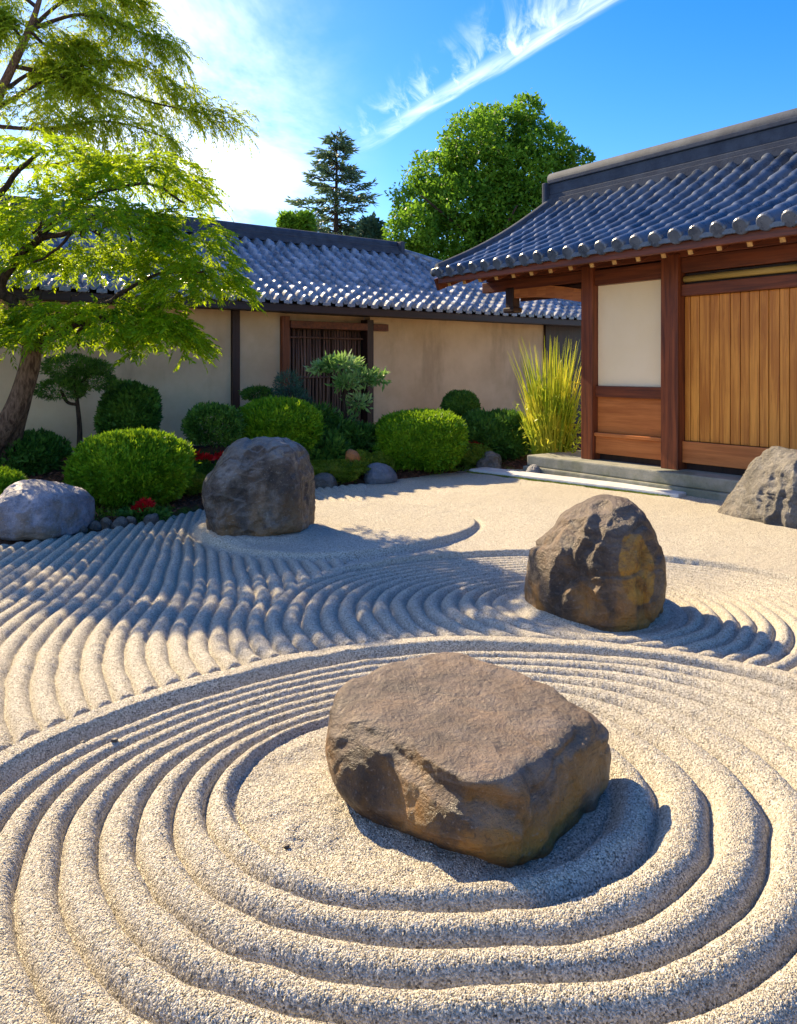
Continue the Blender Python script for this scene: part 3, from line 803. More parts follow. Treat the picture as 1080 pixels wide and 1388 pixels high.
def maple():
    rng = np.random.default_rng(21)
    base = Vector((-4.72, 9.35, 0)); base.z = bz(base.x, base.y)
    root = empty('maple_tree', base, 'leaning two stemmed tree with layered bright green feathery pads at the left', 'tree')
    def L(px, py, Y): return at(px, py, Y)-base
    fork = L(44, 468, 9.1)
    trunk = MB()
    p = curve_pts([L(2, 650, 9.35), L(14, 590, 9.3), L(28, 540, 9.2), L(36, 510, 9.12)], 6)
    trunk.tube(p, [.155-.05*i/(len(p)-1) for i in range(len(p))], 12)
    p = curve_pts([L(-48, 650, 9.2), L(-18, 612, 9.1), L(18, 560, 9.05), L(38, 505, 9.08), fork], 6)
    trunk.tube(p, [.135-.025*i/(len(p)-1) for i in range(len(p))], 12)
    trunk.build('trunk', BARK, root, smooth=True)
    br = MB()
    def limb(pts, r0, r1, n=7):
        q = curve_pts(pts, 5); q = [v+Vector(rng.normal(0, .012, 3)) if 0 < i < len(q)-1 else v for i, v in enumerate(q)]
        br.tube(q, [r0+(r1-r0)*i/(len(q)-1) for i in range(len(q))], n)
    limb([fork, L(22, 415, 9.0), L(0, 385, 8.9), L(45, 330, 8.8), L(105, 310, 8.7)], .085, .025)
    limb([fork, L(80, 452, 8.9), L(130, 432, 8.7), L(190, 447, 8.5), L(225, 440, 8.4)], .060, .014)
    limb([L(80, 452, 8.9), L(150, 405, 8.7), L(215, 372, 8.6), L(280, 368, 8.5)], .035, .010)
    limb([fork, L(8, 455, 9.0), L(-50, 430, 9.0)], .05, .02)
    limb([L(0, 385, 8.9), L(-30, 300, 9.0), L(20, 240, 9.1), L(60, 200, 9.2)], .06, .02)
    limb([L(45, 330, 8.8), L(120, 270, 8.8), L(200, 250, 8.8), L(250, 275, 8.7)], .035, .010)
    limb([L(105, 310, 8.7), L(60, 350, 8.6), L(20, 372, 8.6)], .02, .008)
    limb([L(130, 432, 8.7), L(104, 452, 8.9), L(108, 470, 9.0)], .03, .012)
    for k in range(26):
        a = L(rng.uniform(0, 180), rng.uniform(300, 330) if k % 2 else rng.uniform(430, 450), 8.7); b = a+Vector((rng.uniform(-.3, .6), rng.uniform(-.4, .4), rng.uniform(.05, .45)))
        limb([a, (a+b)/2+Vector((0, 0, .05)), b], .014, .004, 5)
    br.build('branches', BARKD, root, smooth=True)
    parts = []
    S = 8.7/FPX
    # (px, py, Y, half width px, half depth m, half height px, sprays)
    pads = [(105, 285, 8.5, 135, .95, 62, 620), (-40, 300, 8.9, 90, .8, 55, 260), (255, 318, 8.6, 62, .55, 70, 260),
            (115, 425, 8.4, 150, .85, 42, 620), (222, 435, 8.3, 52, .5, 50, 240), (-30, 430, 8.7, 80, .7, 40, 200),
            (270, 375, 8.5, 66, .5, 30, 220), (130, 350, 9.1, 130, .6, 28, 260), (60, 205, 9.1, 115, .8, 40, 330), (195, 225, 8.9, 85, .6, 48, 300)]
    for j, (px, py, Y, hw, hd, hh, n) in enumerate(pads):
        c = L(px, py+hh*.35, Y)
        parts.append(dome_pad(c, hw*Y/FPX, hd, hh*Y/FPX*.72, int(n*1.1), rng, droop=.24, L=.19, leaf=(.064, .018), layers=2, seed=j))
    V, F = join(parts)
    link_mesh('foliage', V, F, L_MAPLE, root)
maple()

def feathery_tree():
    rng = np.random.default_rng(5)
    FY = 37.0; base = Vector((-21.4, FY, -.12))
    root = empty('weeping_tree', base, 'tall feathery tree with drooping sprays rising behind the layered tree', 'tree')
    def L(px, py, Y): return at(px, py, Y)-base
    tr = MB()
    p = curve_pts([(0, 0, -.1), L(-70, 450, FY), L(-55, 280, FY), L(-10, 150, FY), L(40, 40, FY), L(62, -30, FY)], 6)
    tr.tube(p, [.48-.40*i/(len(p)-1) for i in range(len(p))], 10)
    tr.build('trunk', BARK, root, smooth=True)
    br = MB(); parts = []
    limbs = [[(-10, 150), (90, 95), (180, 85), (255, 125)], [(-20, 170), (60, 175), (150, 165), (235, 190)], [(40, 40), (110, 20), (180, 40), (235, 65)],
             [(40, 40), (90, 0), (150, -10), (190, 10)], [(20, 90), (110, 110), (210, 140), (310, 160)], [(-40, 230), (60, 225), (160, 215), (285, 265)],
             [(50, 10), (20, -10), (-30, -15), (-70, 0)], [(-30, 190), (-90, 150), (-150, 130), (-210, 150)], [(30, 60), (20, 40), (5, 30), (-20, 45)],
             [(10, 120), (40, 100), (70, 95), (110, 120)], [(40, 40), (60, 60), (85, 65), (120, 62)]]
    for j, pts in enumerate(limbs):
        yy = FY+rng.uniform(-2, 2)
        q = curve_pts([L(x, y, FY+(yy-FY)*i/3) for i, (x, y) in enumerate(pts)], 7)
        br.tube(q, [.11-.095*i/(len(q)-1) for i in range(len(q))], 6)
        m = 20+3*len(q)
        for k in range(m):
            t = rng.uniform(.18, 1)**.8; i = min(len(q)-2, int(t*(len(q)-1))); b = q[i].lerp(q[i+1], t*(len(q)-1)-i)
            tang = (q[i+1]-q[i]).normalized()
            ax = np.array(tang)*rng.uniform(.2, 1.0)+rng.normal(0, .45, 3)+np.array([0, 0, .15])
            ax /= np.linalg.norm(ax); ln = rng.uniform(.6, 1.6)
            # hanging branchlet with its own sprays
            nb = 6; tt = np.linspace(.1, 1, nb)
            Pc = np.array(b)[None]+ax[None]*(ln*tt)[:, None]-np.array([0, 0, 1.0])*(.42*ln*tt**2)[:, None]
            parts.append(sprays(Pc, ax[None]*.7+rng.normal(0, .5, (nb, 3))-np.array([0, 0, .15]), .58, rng, 8, (.20, .048), .6))
    br.build('branches', BARKD, root, smooth=True)
    for (px, py, hw, hh, n) in ((120, 135, 75, 45, 190), (25, 55, 80, 50, 170), (30, 150, 85, 35, 200), (-90, 120, 90, 60, 200)):
        parts.append(dome_pad(L(px, py, FY), hw*FY/FPX, 2.0, hh*FY/FPX, n, rng, .5, .75, (.21, .05), seed=px))
    V, F = join(parts); link_mesh('foliage', V, F, L_FEATH, root)
feathery_tree()

# ------------------------------------------------------------------ trees beyond the roofs
def crown(lobes, n, leaf, rng, seed):
    """leaf clumps through the volume of many lobes: [(x,y,z,r)]"""
    out = []
    tot = sum(l[3]**2 for l in lobes)
    for j, (x, y, z, r) in enumerate(lobes):
        k = int(n*r*r/tot); D = ellip_dirs(k, rng, -.8)
        rad = (1+.34*fbm(D*2.6, 4, seed+j))*r*rng.uniform(.70, 1.06, k)
        P = D*rad[:, None]*np.array([1, 1, .82])+np.array([x, y, z])
        out.append(leaf_quads(P, D*.5+rng.normal(0, .7, (k, 3)), leaf, leaf*.5, rng))
    return join(out)
def round_tree():
    rng = np.random.default_rng(14); Y = 34
    X = (660-540)*Y/FPX; s = Y/FPX
    root = empty('broadleaf_tree', (X, Y, -.12), 'large dense round green tree rising between the two roofs', 'tree')
    lobes = []
    def add(px, py, r, dy): lobes.append(((px-540)*s-X, dy, CH-(py-HOR)*s+.12, r*s))
    for px, py, r in ((690, 172, 42), (640, 195, 42), (735, 195, 40), (600, 230, 42), (655, 235, 55), (715, 240, 55), (760, 235, 30), (575, 275, 42), (630, 285, 58), (690, 290, 60), (740, 280, 45),
                      (560, 320, 34), (610, 335, 50), (670, 345, 55), (730, 335, 50), (585, 365, 45), (650, 390, 50), (545, 345, 22), (665, 150, 22), (712, 152, 20), (785, 215, 16)):
        add(px, py, r, rng.uniform(-1.4, 1.4))
    V, F = crown(lobes, 60000, .21, rng, 3); link_mesh('crown', V, F, L_FAR, root)
    t = MB(); t.tube([(0, 0, 0), (.1, 0, 3), (0, .1, 6), (.2, 0, 9), (.1, 0, 11)], [.42, .36, .3, .18, .06], 10)
    for k in range(16):
        z = rng.uniform(3.5, 9); a = rng.uniform(0, 6.28); rr = rng.uniform(2, 3.6)
        t.tube([(0, 0, z), (.5*rr*math.cos(a), .5*rr*math.sin(a), z+1.0), (rr*math.cos(a), rr*math.sin(a), z+2.0)], [.12, .08, .03], 6)
    t.build('trunk', BARKD, root, smooth=True)
round_tree()
def conifer(px, top_y, base_y, half_px, Y, label, seed, dense=1.0, bare=.0):
    rng = np.random.default_rng(seed); s = Y/FPX; X = (px-540)*s
    root = empty('conifer_tree', (X, Y, -.12), label, 'tree')
    H = CH-(top_y-HOR)*s+.12; hb = CH-(base_y-HOR)*s; hw = half_px*s
    t = MB(); t.tube([(0, 0, 0), (0, 0, H*.5), (.05, 0, H*.99)], [.26, .16, .015], 8)
    P = []; D = []; z = hb-3.0
    while z < H-.15:
        f = (H-z)/(H-hb); nb = int((7 if f < .35 else 6)*dense)
        for k in range(nb):
            a = rng.uniform(0, 6.283); ln = hw*min(1.25, (.10+.95*f**.85))*rng.uniform(.45, 1.15)
            up = rng.uniform(-.15, .25); q = np.array([math.cos(a), math.sin(a), up-.1])
            tip = np.array([0, 0, z])+q*ln+np.array([0, 0, .10*ln])
            t.tube([(0, 0, z), tuple(np.array([0, 0, z])+q*ln*.55-np.array([0, 0, .04*ln])), tuple(tip)], [.035, .022, .008], 4, False)
            m = int(9+26*ln)
            tt = rng.uniform(.18, 1, m)
            sd_ = np.array([-math.sin(a), math.cos(a), 0])
            off = rng.normal(0, .16, m)*ln*.55*(1.15-tt)
            pts = np.array([0, 0, z])[None]+q[None]*(ln*tt)[:, None]+sd_[None]*off[:, None]+np.array([0, 0, 1.0])*(.10*ln*tt**2-.04)[:, None]+rng.normal(0, .05, (m, 3))
            P.append(pts); D.append(q[None]*.9+sd_[None]*np.sign(off)[:, None]*.6+rng.normal(0, .35, (m, 3)))
        z += .30
    V, F = leaf_quads(np.concatenate(P), np.concatenate(D), .36, .085, rng)
    link_mesh('crown', V, F, L_SPRUCE, root); t.build('trunk', BARKD, root, smooth=True)
conifer(455, 175, 318, 74, 38, 'tall slender spruce standing behind the tiled roof ridge', 9, 1.1)
def small_far_tree(px, py, r, Y, label, seed, mat):
    rng = np.random.default_rng(seed); s = Y/FPX; X = (px-540)*s; z = CH-(py-HOR)*s+.12
    root = empty('broadleaf_tree', (X, Y, -.12), label, 'tree')
    lobes = [(rng.uniform(-.7, .7)*r*s, rng.uniform(-.4, .4)*r*s, z+rng.uniform(-.9, .45)*r*s, r*s*rng.uniform(.3, .55)) for _ in range(9)]
    V, F = crown(lobes, 3600, .26, rng, seed); link_mesh('crown', V, F, mat, root)
    t = MB(); t.tube([(0, 0, 0), (.1, 0, z*.6), (0, 0, z)], [.2, .13, .05], 8); t.build('trunk', BARKD, root)
small_far_tree(398, 306, 24, 34, 'low yellow green tree top left of the spruce above the ridge', 41, L_FAR)
small_far_tree(506, 322, 30, 36, 'low dark tree top right of the spruce above the ridge end', 43, L_SPRUCE)

# ------------------------------------------------------------------ rocks
ICO = {}
def ico(sub):
    if sub not in ICO:
        bm = bmesh.new(); bmesh.ops.create_icosphere(bm, subdivisions=sub, radius=1)
        ICO[sub] = (np.array([v.co[:] for v in bm.verts]), np.array([[v.index for v in f.verts] for f in bm.faces])); bm.free()
    return ICO[sub]
def rock(name, loc, planes, p, mat, label, cat='rock', group=None, sub=6, amp=.05, fr=2.2, crack=.02, zc=.2, seed=0, rot=0, smooth=True, extra=None, facets=16):
    """rounded convex body from planes (normal, distance) about a centre zc above the base, weathered with noise and chisel marks"""
    D, F = ico(sub)
    acc = 0
    rg = np.random.default_rng(seed+7); base = 0
    for nrm, dist in planes:
        nn = np.array(nrm, float); nn /= np.linalg.norm(nn); base = base+np.clip(D@nn/dist, 0, None)**p
    r0 = base**(-1/p); planes = list(planes)
    for q in ellip_dirs(facets, rg):                     # extra broken faces, each just biting into the body
        sup = float((D*r0[:, None]@q).max()); planes.append((tuple(q), sup*rg.uniform(.90, .975)))
    for nrm, dist in planes:
        nn = np.array(nrm, float); nn /= np.linalg.norm(nn)
        acc = acc+np.clip(D@nn/dist, 0, None)**p
    r = acc**(-1/p); P = D*r[:, None]; sz = np.mean(r)
    Q = P/sz
    n1 = fbm(Q*fr*.6, 5, seed+50)
    wq = Q+.35*np.stack([vnoise(Q*1.4, seed+1), vnoise(Q*1.4, seed+2), vnoise(Q*1.4, seed+3)], 1)
    c1 = 1-np.abs(vnoise(wq*np.array([1.1, 1.1, 1.7]), seed+90))*7          # a few long clefts
    c2 = 1-np.abs(vnoise(wq*np.array([2.1, 2.1, 2.6]), seed+91))*9
    chip = sstep(.15, .5, vnoise(wq*1.9, seed+120))
    k = 1+amp*n1-.75*crack*np.clip(c1, 0, 1)-.25*crack*np.clip(c2, 0, 1)-.8*amp*chip+.20*amp*fbm(Q*7, 4, seed+70)
    P = P*k[:, None]
    if extra is not None: P = extra(P)
    if rot: c, s = math.cos(rot), math.sin(rot); P = P@np.array([[c, s, 0], [-s, c, 0], [0, 0, 1]])
    P[:, 2] += zc
    return tag(link_mesh(name, P, F, mat, None, smooth, loc), label, cat, group)
def clefts(org, zc, lines):
    # worn clefts and notches: polylines on the body, each (points, radius, depth), pushing the skin inward
    O = np.array([org[0], org[1], org[2]+zc])
    def f(P):
        r = np.linalg.norm(P, axis=1); U = P/r[:, None]
        jn = .5+.5*vnoise(P*14, 333); wv = np.stack([vnoise(P*9, 341), vnoise(P*9, 342), vnoise(P*9, 343)], 1)*.05
        push = np.zeros(len(P))
        for pts, rad, dep in lines:
            q = np.array([v[:] for v in curve_pts(pts, 8)])-O; q /= np.linalg.norm(q, axis=1)[:, None]
            d = np.full(len(P), 9.0)
            for a, b in zip(q[:-1], q[1:]):
                ab = b-a; t = np.clip(((U+wv-a)@ab)/(ab@ab+1e-12), 0, 1)
                d = np.minimum(d, np.linalg.norm(U+wv-(a+t[:, None]*ab), axis=1))
            d = d*r
            push = np.maximum(push, dep*(.6+.4*jn)*np.clip(1-d/(rad*(.6+.6*jn)), 0, 1)**.75)
        return P*(1-push/r)[:, None]
    return f
F_CLEFT = clefts((.235, 2.78, 0), .125, [
    ([at(455, 985, 2.64), at(520, 1005, 2.57), at(590, 1050, 2.47), at(650, 1090, 2.41), at(700, 1115, 2.37)], .045, .030),
    ([at(478, 985, 2.66), at(468, 1010, 2.66), at(450, 1030, 2.68)], .035, .022),
    ([at(690, 1020, 2.50), at(728, 1060, 2.40), at(742, 1110, 2.38), at(720, 1140, 2.37)], .040, .026),
    ([at(750, 1000, 2.56), at(785, 1045, 2.50), at(782, 1110, 2.47)], .040, .020),
    ([at(640, 1078, 2.43), at(690, 1100, 2.39)], .050, .045),
    ([at(560, 945, 2.9), at(640, 955, 2.8), at(720, 975, 2.75)], .030, .010),
    ([at(590, 1010, 2.55), at(640, 1000, 2.6), at(660, 1015, 2.55)], .060, .016)])
R_CLEFT = clefts((1.25, 4.83, 0), .20, [
    ([at(770, 690, 4.75), at(748, 735, 4.6), at(735, 775, 4.5), at(712, 790, 4.55)], .085, .055),
    ([at(815, 675, 4.8), at(800, 715, 4.6), at(772, 745, 4.5), at(790, 790, 4.42)], .075, .045),
    ([at(730, 770, 4.5), at(760, 800, 4.42), at(790, 835, 4.42)], .075, .045),
    ([at(885, 740, 4.55), at(872, 790, 4.48), at(868, 840, 4.5)], .055, .030),
    ([at(818, 735, 4.47), at(818, 790, 4.42), at(838, 835, 4.42)], .045, .026)])
B_CLEFT = clefts((-1.23, 6.95, .03), .35, [
    ([at(345, 618, 6.7), at(330, 650, 6.62), at(312, 680, 6.6), at(285, 690, 6.62)], .11, .07),
    ([at(375, 640, 6.6), at(368, 690, 6.58), at(340, 730, 6.58)], .07, .035),
    ([at(400, 660, 6.6), at(392, 720, 6.6)], .05, .025)])
G_CLEFT = clefts((3.86, 7.55, -.03), .22, [
    ([at(1035, 630, 7.4), at(1020, 665, 7.2), at(1000, 690, 7.15)], .08, .05),
    ([at(1060, 640, 7.3), at(1050, 680, 7.15), at(1030, 715, 7.1)], .09, .06),
    ([at(1000, 650, 7.4), at(990, 690, 7.3)], .06, .04)])
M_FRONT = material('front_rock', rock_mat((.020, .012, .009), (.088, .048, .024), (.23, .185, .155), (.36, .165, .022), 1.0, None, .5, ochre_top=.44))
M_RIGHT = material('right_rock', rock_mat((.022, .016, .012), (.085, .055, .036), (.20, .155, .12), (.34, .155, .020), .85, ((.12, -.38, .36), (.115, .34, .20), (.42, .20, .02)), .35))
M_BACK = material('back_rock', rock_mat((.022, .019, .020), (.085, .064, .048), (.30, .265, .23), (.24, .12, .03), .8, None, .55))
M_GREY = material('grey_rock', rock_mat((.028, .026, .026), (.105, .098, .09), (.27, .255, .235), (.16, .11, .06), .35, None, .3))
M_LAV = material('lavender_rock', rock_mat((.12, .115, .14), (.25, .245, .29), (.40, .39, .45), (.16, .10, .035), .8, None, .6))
M_BLUE = material('blue_grey_stone', rock_mat((.11, .12, .15), (.17, .185, .225), (.23, .25, .30), (.15, .15, .16), .2, None, 0))
M_ORANGE = material('orange_stone', rock_mat((.30, .10, .025), (.48, .17, .04), (.58, .25, .09), (.4, .15, .04), .3))

# front rock: a tilted slab-like block set corner-on
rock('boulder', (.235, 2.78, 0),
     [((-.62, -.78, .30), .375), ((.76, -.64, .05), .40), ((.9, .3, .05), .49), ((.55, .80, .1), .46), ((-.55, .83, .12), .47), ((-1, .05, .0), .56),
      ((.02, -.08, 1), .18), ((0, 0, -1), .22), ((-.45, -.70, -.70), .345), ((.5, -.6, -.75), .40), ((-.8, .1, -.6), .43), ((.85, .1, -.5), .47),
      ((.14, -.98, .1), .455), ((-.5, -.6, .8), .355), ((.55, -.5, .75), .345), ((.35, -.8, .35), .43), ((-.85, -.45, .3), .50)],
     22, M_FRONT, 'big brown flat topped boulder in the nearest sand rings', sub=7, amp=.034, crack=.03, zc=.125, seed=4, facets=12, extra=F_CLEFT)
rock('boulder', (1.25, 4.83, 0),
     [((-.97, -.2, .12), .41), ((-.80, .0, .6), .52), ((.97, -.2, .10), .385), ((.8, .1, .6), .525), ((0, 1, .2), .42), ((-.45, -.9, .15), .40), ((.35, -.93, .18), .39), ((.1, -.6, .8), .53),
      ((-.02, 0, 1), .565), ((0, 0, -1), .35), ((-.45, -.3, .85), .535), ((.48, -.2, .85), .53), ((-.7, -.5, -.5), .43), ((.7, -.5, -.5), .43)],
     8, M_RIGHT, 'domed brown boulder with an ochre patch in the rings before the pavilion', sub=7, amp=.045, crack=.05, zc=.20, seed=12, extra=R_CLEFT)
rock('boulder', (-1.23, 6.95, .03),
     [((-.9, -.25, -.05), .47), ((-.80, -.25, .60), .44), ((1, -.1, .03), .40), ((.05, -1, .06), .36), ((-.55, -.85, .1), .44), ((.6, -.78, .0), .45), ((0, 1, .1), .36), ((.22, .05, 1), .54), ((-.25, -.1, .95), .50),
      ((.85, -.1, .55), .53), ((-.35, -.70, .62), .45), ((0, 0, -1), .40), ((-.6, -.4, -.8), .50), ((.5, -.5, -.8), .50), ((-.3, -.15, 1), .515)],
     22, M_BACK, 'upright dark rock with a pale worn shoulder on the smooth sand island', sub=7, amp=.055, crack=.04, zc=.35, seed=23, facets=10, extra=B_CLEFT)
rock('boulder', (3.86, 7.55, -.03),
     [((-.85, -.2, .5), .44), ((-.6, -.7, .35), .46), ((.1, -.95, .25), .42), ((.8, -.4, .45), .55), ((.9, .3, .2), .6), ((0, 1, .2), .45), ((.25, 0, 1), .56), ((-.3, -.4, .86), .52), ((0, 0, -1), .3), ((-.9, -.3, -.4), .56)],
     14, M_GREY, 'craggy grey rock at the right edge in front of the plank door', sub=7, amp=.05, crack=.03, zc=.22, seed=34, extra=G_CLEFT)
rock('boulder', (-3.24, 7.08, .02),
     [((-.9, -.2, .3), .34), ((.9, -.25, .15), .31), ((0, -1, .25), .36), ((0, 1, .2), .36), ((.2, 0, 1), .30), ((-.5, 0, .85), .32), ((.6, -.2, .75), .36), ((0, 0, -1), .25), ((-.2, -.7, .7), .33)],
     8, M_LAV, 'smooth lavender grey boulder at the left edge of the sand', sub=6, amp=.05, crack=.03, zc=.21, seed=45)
def pebble(px, py, Y, w_, h_, label, mat, seed, name='stone', group=None, pz=None, p=4, d=None, amp=.07):
    X = (px-540)*Y/FPX; z = bz(X, Y) if pz is None else pz
    a, b, c = w_/2, (d or w_*.8)/2, h_*.62
    return rock(name, (X, Y, z), [((-1, .1, .1), a), ((1, -.1, .05), a), ((0, -1, .2), b), ((.1, 1, .1), b), ((.05, -.1, 1), c), ((0, 0, -1), c), ((.6, -.3, .7), a*.82), ((-.5, -.4, .75), a*.85)],
                p, mat, label, 'stone', group, 5, amp, 2.0, .03, h_*.32, seed)
pebble(515, 640, 10.35, .52, .30, 'smooth blue grey stone beside the bed edge below the orange stone', M_BLUE, 3, p=4, pz=.03, amp=.03)
pebble(480, 621, 10.38, .27, .17, 'small orange stone perched behind the smooth blue grey stone', M_ORANGE, 5, pz=.29)
pebble(440, 652, 9.95, .50, .20, 'low flat grey stone in moss right of the upright dark rock', M_GREY, 7, pz=.0)
pebble(723, 632, 10.75, .26, .32, 'grey stone leaning at the plinth corner under the tall grass', M_BLUE, 9, pz=.0)
pebble(662, 628, 11.35, .42, .26, 'jagged grey stone on the red mulch left of the tall grass', M_GREY, 11, p=7, amp=.12)
pebble(628, 633, 11.0, .34, .20, 'brown stone half sunk at the right foot of the flat topped shrub', M_BACK, 13)
pebble(345, 640, 9.6, .40, .22, 'brown stone under the slim topiary behind the upright rock', M_BACK, 15)
edge_specs = [(128, 716, 7.30, .13, .10), (143, 713, 7.38, .16, .12), (162, 712, 7.40, .18, .11), (178, 709, 7.50, .14, .10), (205, 708, 7.55, .19, .11), (222, 700, 7.85, .13, .09), (112, 722, 7.16, .11, .08)]
rocks_txt = ['small round edging stone below the big clipped shrub, farthest right but one', 'pale edging stone in the row below the big clipped shrub', 'widest flat edging stone in the row below the big clipped shrub', 'brown edging stone just left of the low red flowers',
             'grey edging stone directly under the low red flowers', 'rightmost edging stone of the row, against the moss', 'smallest edging stone next to the lavender boulder']
rocks_txt[0] = 'small round edging stone, second from the lavender boulder'
for i, (px, py, Y, w_, h_) in enumerate(edge_specs):
    pebble(px, py, Y, w_, h_, rocks_txt[i], (M_GREY, M_BACK)[i % 2], 60+i, 'edging_stone', 'small stones edging the bed', pz=.02)
for (px, py, sz, lb) in ((155, 1020, .028, 'tiny dark pebble lying in the left rings near the wide band'), (388, 1155, .020, 'tiny brown pebble on the smooth sand left of the big boulder'), (112, 1022, .02, 'tiny dark pebble left of another in the outer ring')):
    Y = FPX*CH/(py-HOR); X = (px-540)*Y/FPX; z = float(sand_height(np.array([X]), np.array([Y]))[0])
    rock('pebble', (X, Y, z), [((-1, 0, 0), sz/2), ((1, .1, 0), sz*.6), ((0, 1, 0), sz/2), ((0, -1, 0), sz/2), ((0, 0, 1), sz*.35), ((0, 0, -1), sz*.3)], 4, M_BACK, lb, 'pebble', None, 3, .08, zc=sz*.2, seed=int(px))

# ------------------------------------------------------------------ shrubs and small plants
clipped_shrub(179, 8.35, 1.17, .74, 'largest clipped bright green dome beside the lavender boulder', n=24000, seed=1, dz=-.06)
clipped_shrub(377, 10.6, 1.12, .72, 'bright green dome shrub just behind the upright dark rock', n=16000, seed=2, dz=.20)
clipped_shrub(570, 11.2, 1.20, .76, 'flat topped yellow green shrub in front of the tan wall', n=17000, seed=3, pw=3.2, dz=.0)
clipped_shrub(-8, 7.35, .50, .42, 'small dark green mound cut by the left frame edge', L_BOX, n=6000, seed=4)
clipped_shrub(624, 13.2, .58, .50, 'small dark ball shrub against the wall right of the flat topped shrub', L_DARK, n=5000, seed=5, dz=.42, leaf=(.05, .022))
clipped_shrub(672, 12.3, 1.0, .66, 'loose dark green shrub between the ball shrub and the tall grass', L_DARK, n=7000, seed=6, leaf=(.09, .03), lump=.16)
clipped_shrub(535, 11.9, .75, .50, 'dark leafy clump behind the orange stone', L_DARK, n=4500, seed=8, leaf=(.08, .03), lump=.2, name='leafy_plant', group='dark leafy plants in the bed')
clipped_shrub(441, 10.7, .60, .46, 'dark broad leaved clump between the dome shrub and the orange stone', L_DARK, n=2600, seed=9, leaf=(.12, .05), lump=.2, name='leafy_plant', group='dark leafy plants in the bed')
clipped_shrub(175, 10.4, .68, .92, 'dark upright bushy shrub against the wall behind the largest dome', L_DARK, n=8000, seed=10, leaf=(.07, .032), lump=.14, dz=.1)
clipped_shrub(30, 9.6, .9, .45, 'low dark shrub under the leaning tree', L_DARK, n=6000, seed=12, leaf=(.07, .03), lump=.2)
clipped_shrub(250, 8.75, .50, .22, 'low moss mound right of the largest dome', L_MOSS, n=6000, seed=13, leaf=(.03, .012), lump=.15, name='moss_mound', group='moss mounds')
clipped_shrub(445, 10.25, .95, .24, 'wide low moss mound behind the flat grey stone', L_MOSS, n=9000, seed=16, leaf=(.03, .012), lump=.15, name='moss_mound', group='moss mounds', ydep=.5)
clipped_shrub(487, 10.48, .30, .30, 'small mossy hump carrying the orange stone', L_MOSS, n=3000, seed=17, leaf=(.03, .012), lump=.1, name='moss_mound', group='moss mounds')
clipped_shrub(515, 10.75, .36, .26, 'yellowish moss mound behind the smooth blue grey stone', L_MOSS, n=4000, seed=14, leaf=(.03, .012), lump=.15, name='moss_mound', group='moss mounds')
clipped_shrub(640, 11.5, .48, .30, 'dark moss mound between the flat topped shrub and the jagged stone', L_MOSS, n=4500, seed=15, leaf=(.03, .012), lump=.15, name='moss_mound', group='moss mounds')
topiary(289, 10.0, (.36, .26), .62, 'slim stemmed dark green ball topiary over red flowers', None, 31, n=8000)
topiary(104, 9.9, None, 0, 'dark cloud pruned tree with stacked pads against the left wall', None, 33, n=9000, trunk_r=.035,
        pads=[(-.06, 0, 1.30, .36, .32, .14), (.10, .1, 1.12, .36, .3, .13), (-.16, -.1, 1.02, .30, .28, .13), (.2, 0, 1.28, .24, .2, .09)], leaf=(.05, .012))
topiary(349, 12.3, (.24, .10), .88, 'tiny dark flat pad on a thin stem by the dark wall post', None, 35, n=2200, leaf=(.05, .015))
topiary(390, 11.8, None, 0, 'blue green conifer shrub in front of the bamboo screen', None, 37, mat=L_PINE, n=6500, leaf=(.075, .012), cat='shrub', name='conifer_shrub',
        pads=[(0, 0, 1.02, .20, .2, .20), (.05, 0, .78, .28, .26, .2), (-.08, 0, .55, .34, .3, .2), (.12, 0, .40, .34, .3, .18)])
topiary(466, 11.7, None, 0, 'airy pale green small tree in front of the bamboo screen', None, 39, mat=L_PALE, n=1500, airy=True, leaf=(.10, .034), trunk_r=.03,
        pads=[(-.05, 0, 1.42, .30, .26, .12), (.28, 0, 1.22, .24, .22, .13), (.05, -.1, 1.14, .22, .2, .10), (-.36, 0, 1.36, .16, .16, .08), (.05, .05, .55, .14, .12, .2), (.2, .05, .85, .18, .18, .12), (.5, 0, 1.22, .15, .14, .11)])
topiary(470, 11.5, None, 0, 'dark fern like clump at the foot of the airy small tree', None, 40, mat=L_DARK, n=5200, leaf=(.12, .03), trunk_r=.015, cat='plant', name='fern_clump',
        pads=[(-.2, 0, .42, .36, .3, .14), (.2, 0, .36, .34, .3, .14), (0, 0, .22, .5, .36, .15), (-.45, .1, .62, .26, .25, .16)])

def red_flowers(px, py, Y, label, seed, spots, h_=.2):
    X = (px-540)*Y/FPX; z0 = bz(X, Y); rng = np.random.default_rng(seed)
    root = empty('red_flower', (X, Y, z0), label, 'flower', 'red flowering plants in the bed')
    n = 900; D = ellip_dirs(n, rng, -.1); P = D*np.array([.24, .18, h_*.8])*rng.uniform(.5, 1, n)[:, None]
    V, F = leaf_quads(P, D+rng.normal(0, .5, (n, 3)), .07, .03, rng); link_mesh('foliage', V, F, L_DARK, root)
    for (dx, dy, dz, r) in spots:
        n = 90; D = ellip_dirs(n, rng, -.1); P = D*np.array([r, r*.8, r*.5])*rng.uniform(.3, 1, n)[:, None]+np.array([dx, dy, dz])
        V, F = leaf_quads(P, D+rng.normal(0, .35, (n, 3)), .055, .034, rng); link_mesh('blossom', V, F, L_RED, root)
red_flowers(270, 622, 9.75, 'red blossoms left of the slim topiary stem', 51, [(-.05, -.1, .24, .11), (.1, -.1, .22, .08), (-.2, -.12, .14, .06)])
red_flowers(307, 620, 9.75, 'red blossoms right of the slim topiary stem', 52, [(-.03, -.1, .26, .10), (.10, -.12, .24, .07)])
red_flowers(195, 702, 7.72, 'low red blossoms at the sand edge under the largest dome', 53, [(-.02, -.05, .08, .06), (.03, -.05, .12, .06)], .10)
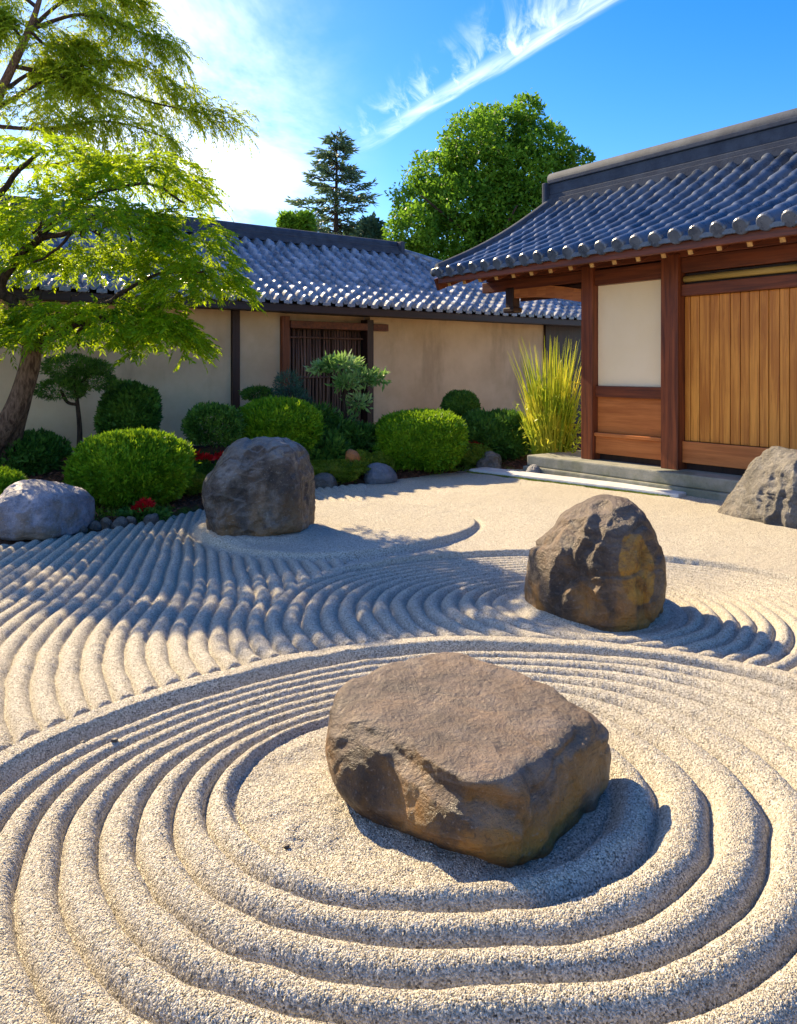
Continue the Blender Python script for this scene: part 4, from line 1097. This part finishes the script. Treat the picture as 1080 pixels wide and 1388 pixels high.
red_flowers(643, 592, 12.0, 'dark red blossoms beside the loose dark shrub', 54, [(0, -.15, .25, .11), (.12, -.12, .18, .07)])
red_flowers(462, 640, 10.5, 'rusty red foliage below the orange stone', 55, [(0, -.1, .06, .06), (.1, -.1, .05, .05)], .08)

def tall_grass():
    rng = np.random.default_rng(71); Y = 11.55; X = (747-540)*Y/FPX; z0 = bz(X, Y)
    n = 620; V = []; F = []
    for i in range(n):
        a = rng.uniform(0, 6.283); r0 = .20*math.sqrt(rng.uniform()); h = rng.uniform(.55, 1.35) if rng.uniform() < .74 else rng.uniform(1.35, 1.95)
        lean = rng.uniform(.02, .34)*(1.2 if h < 1.1 else .75); wd = rng.uniform(.008, .017)
        b = Vector((r0*math.cos(a)*1.3, r0*math.sin(a), 0)); a2 = a+rng.normal(0, .6)
        dv = Vector((math.cos(a2), math.sin(a2), 0)); side = Vector((-math.sin(a2), math.cos(a2), 0)); tw = rng.uniform(-1.2, 1.2)
        side = (side*math.cos(tw)+dv*math.sin(tw)); k0 = len(V)
        for k in range(6):
            t = k/5; p = b+dv*(lean*h*t**1.8)+Vector((0, 0, h*t*(1-.12*lean*t))); ww = wd*(1-t**2.2)+.0012
            V += [p-side*ww, p+side*ww]
        for k in range(5): F.append([k0+2*k, k0+2*k+1, k0+2*k+3, k0+2*k+2])
    root = empty('ornamental_grass', (X, Y, z0), 'tall yellow green grass clump beside the pavilion corner post', 'grass clump')
    link_mesh('blades', np.array([v[:] for v in V]), np.array(F), L_GRASS, root)
    n = 1500; P = rng.normal(0, 1, (n, 3))*np.array([.22, .16, .3])+np.array([.05, -.05, .55])
    P = P[P[:, 2] > .03]; n = len(P)
    Vv, Ff = leaf_quads(P, rng.normal(0, .6, (n, 3))+np.array([0, 0, .6]), .08, .022, rng); link_mesh('low_leaves', Vv, Ff, L_GRASS, root)
tall_grass()

def ground_cover():
    rng = np.random.default_rng(81); N = 60000
    X = rng.uniform(-5.5, 2.2, N); Y = rng.uniform(6.2, 13.5, N)
    d = (Y-edge_y(X))*.8
    P = np.stack([X, Y, 0*X], 1); msk = fbm(P*1.0, 3, 4)
    keep = (d > .04) & (d < 3.0) & (msk > .05) & (X < 1.4)
    X, Y = X[keep], Y[keep]; n = len(X); Z = bed_h(X, Y)+.004
    V, F = leaf_quads(np.stack([X, Y, Z], 1), rng.normal(0, .7, (n, 3))+np.array([0, 0, .7]), .05, .022, rng)
    tag(link_mesh('ground_cover', V, F, L_MOSS), 'low moss and leaves covering parts of the bed', 'ground cover', None, 'stuff')
    # bark chips on the mulch
    N = 30000; X = rng.uniform(-5, 2.2, N); Y = rng.uniform(6.2, 13.5, N); d = (Y-edge_y(X))*.8; k = (d > .03) & (d < 3); X, Y = X[k], Y[k]; n = len(X)
    D = rng.normal(0, 1, (n, 3)); D[:, 2] *= .3
    V, F = leaf_quads(np.stack([X, Y, bed_h(X, Y)+.01], 1), D, .05, .016, rng)
    chip = material('bark_chip', lambda t: principled(t, t.ramp(t.n('ShaderNodeNewGeometry').outputs['Random Per Island'], [(0, (.04, .018, .012)), (.6, (.16, .06, .03)), (1, (.30, .13, .07))]), .9))
    tag(link_mesh('bark_chips', V, F, chip), 'red brown bark chips scattered on the bed', 'bark chips', None, 'stuff')
ground_cover()
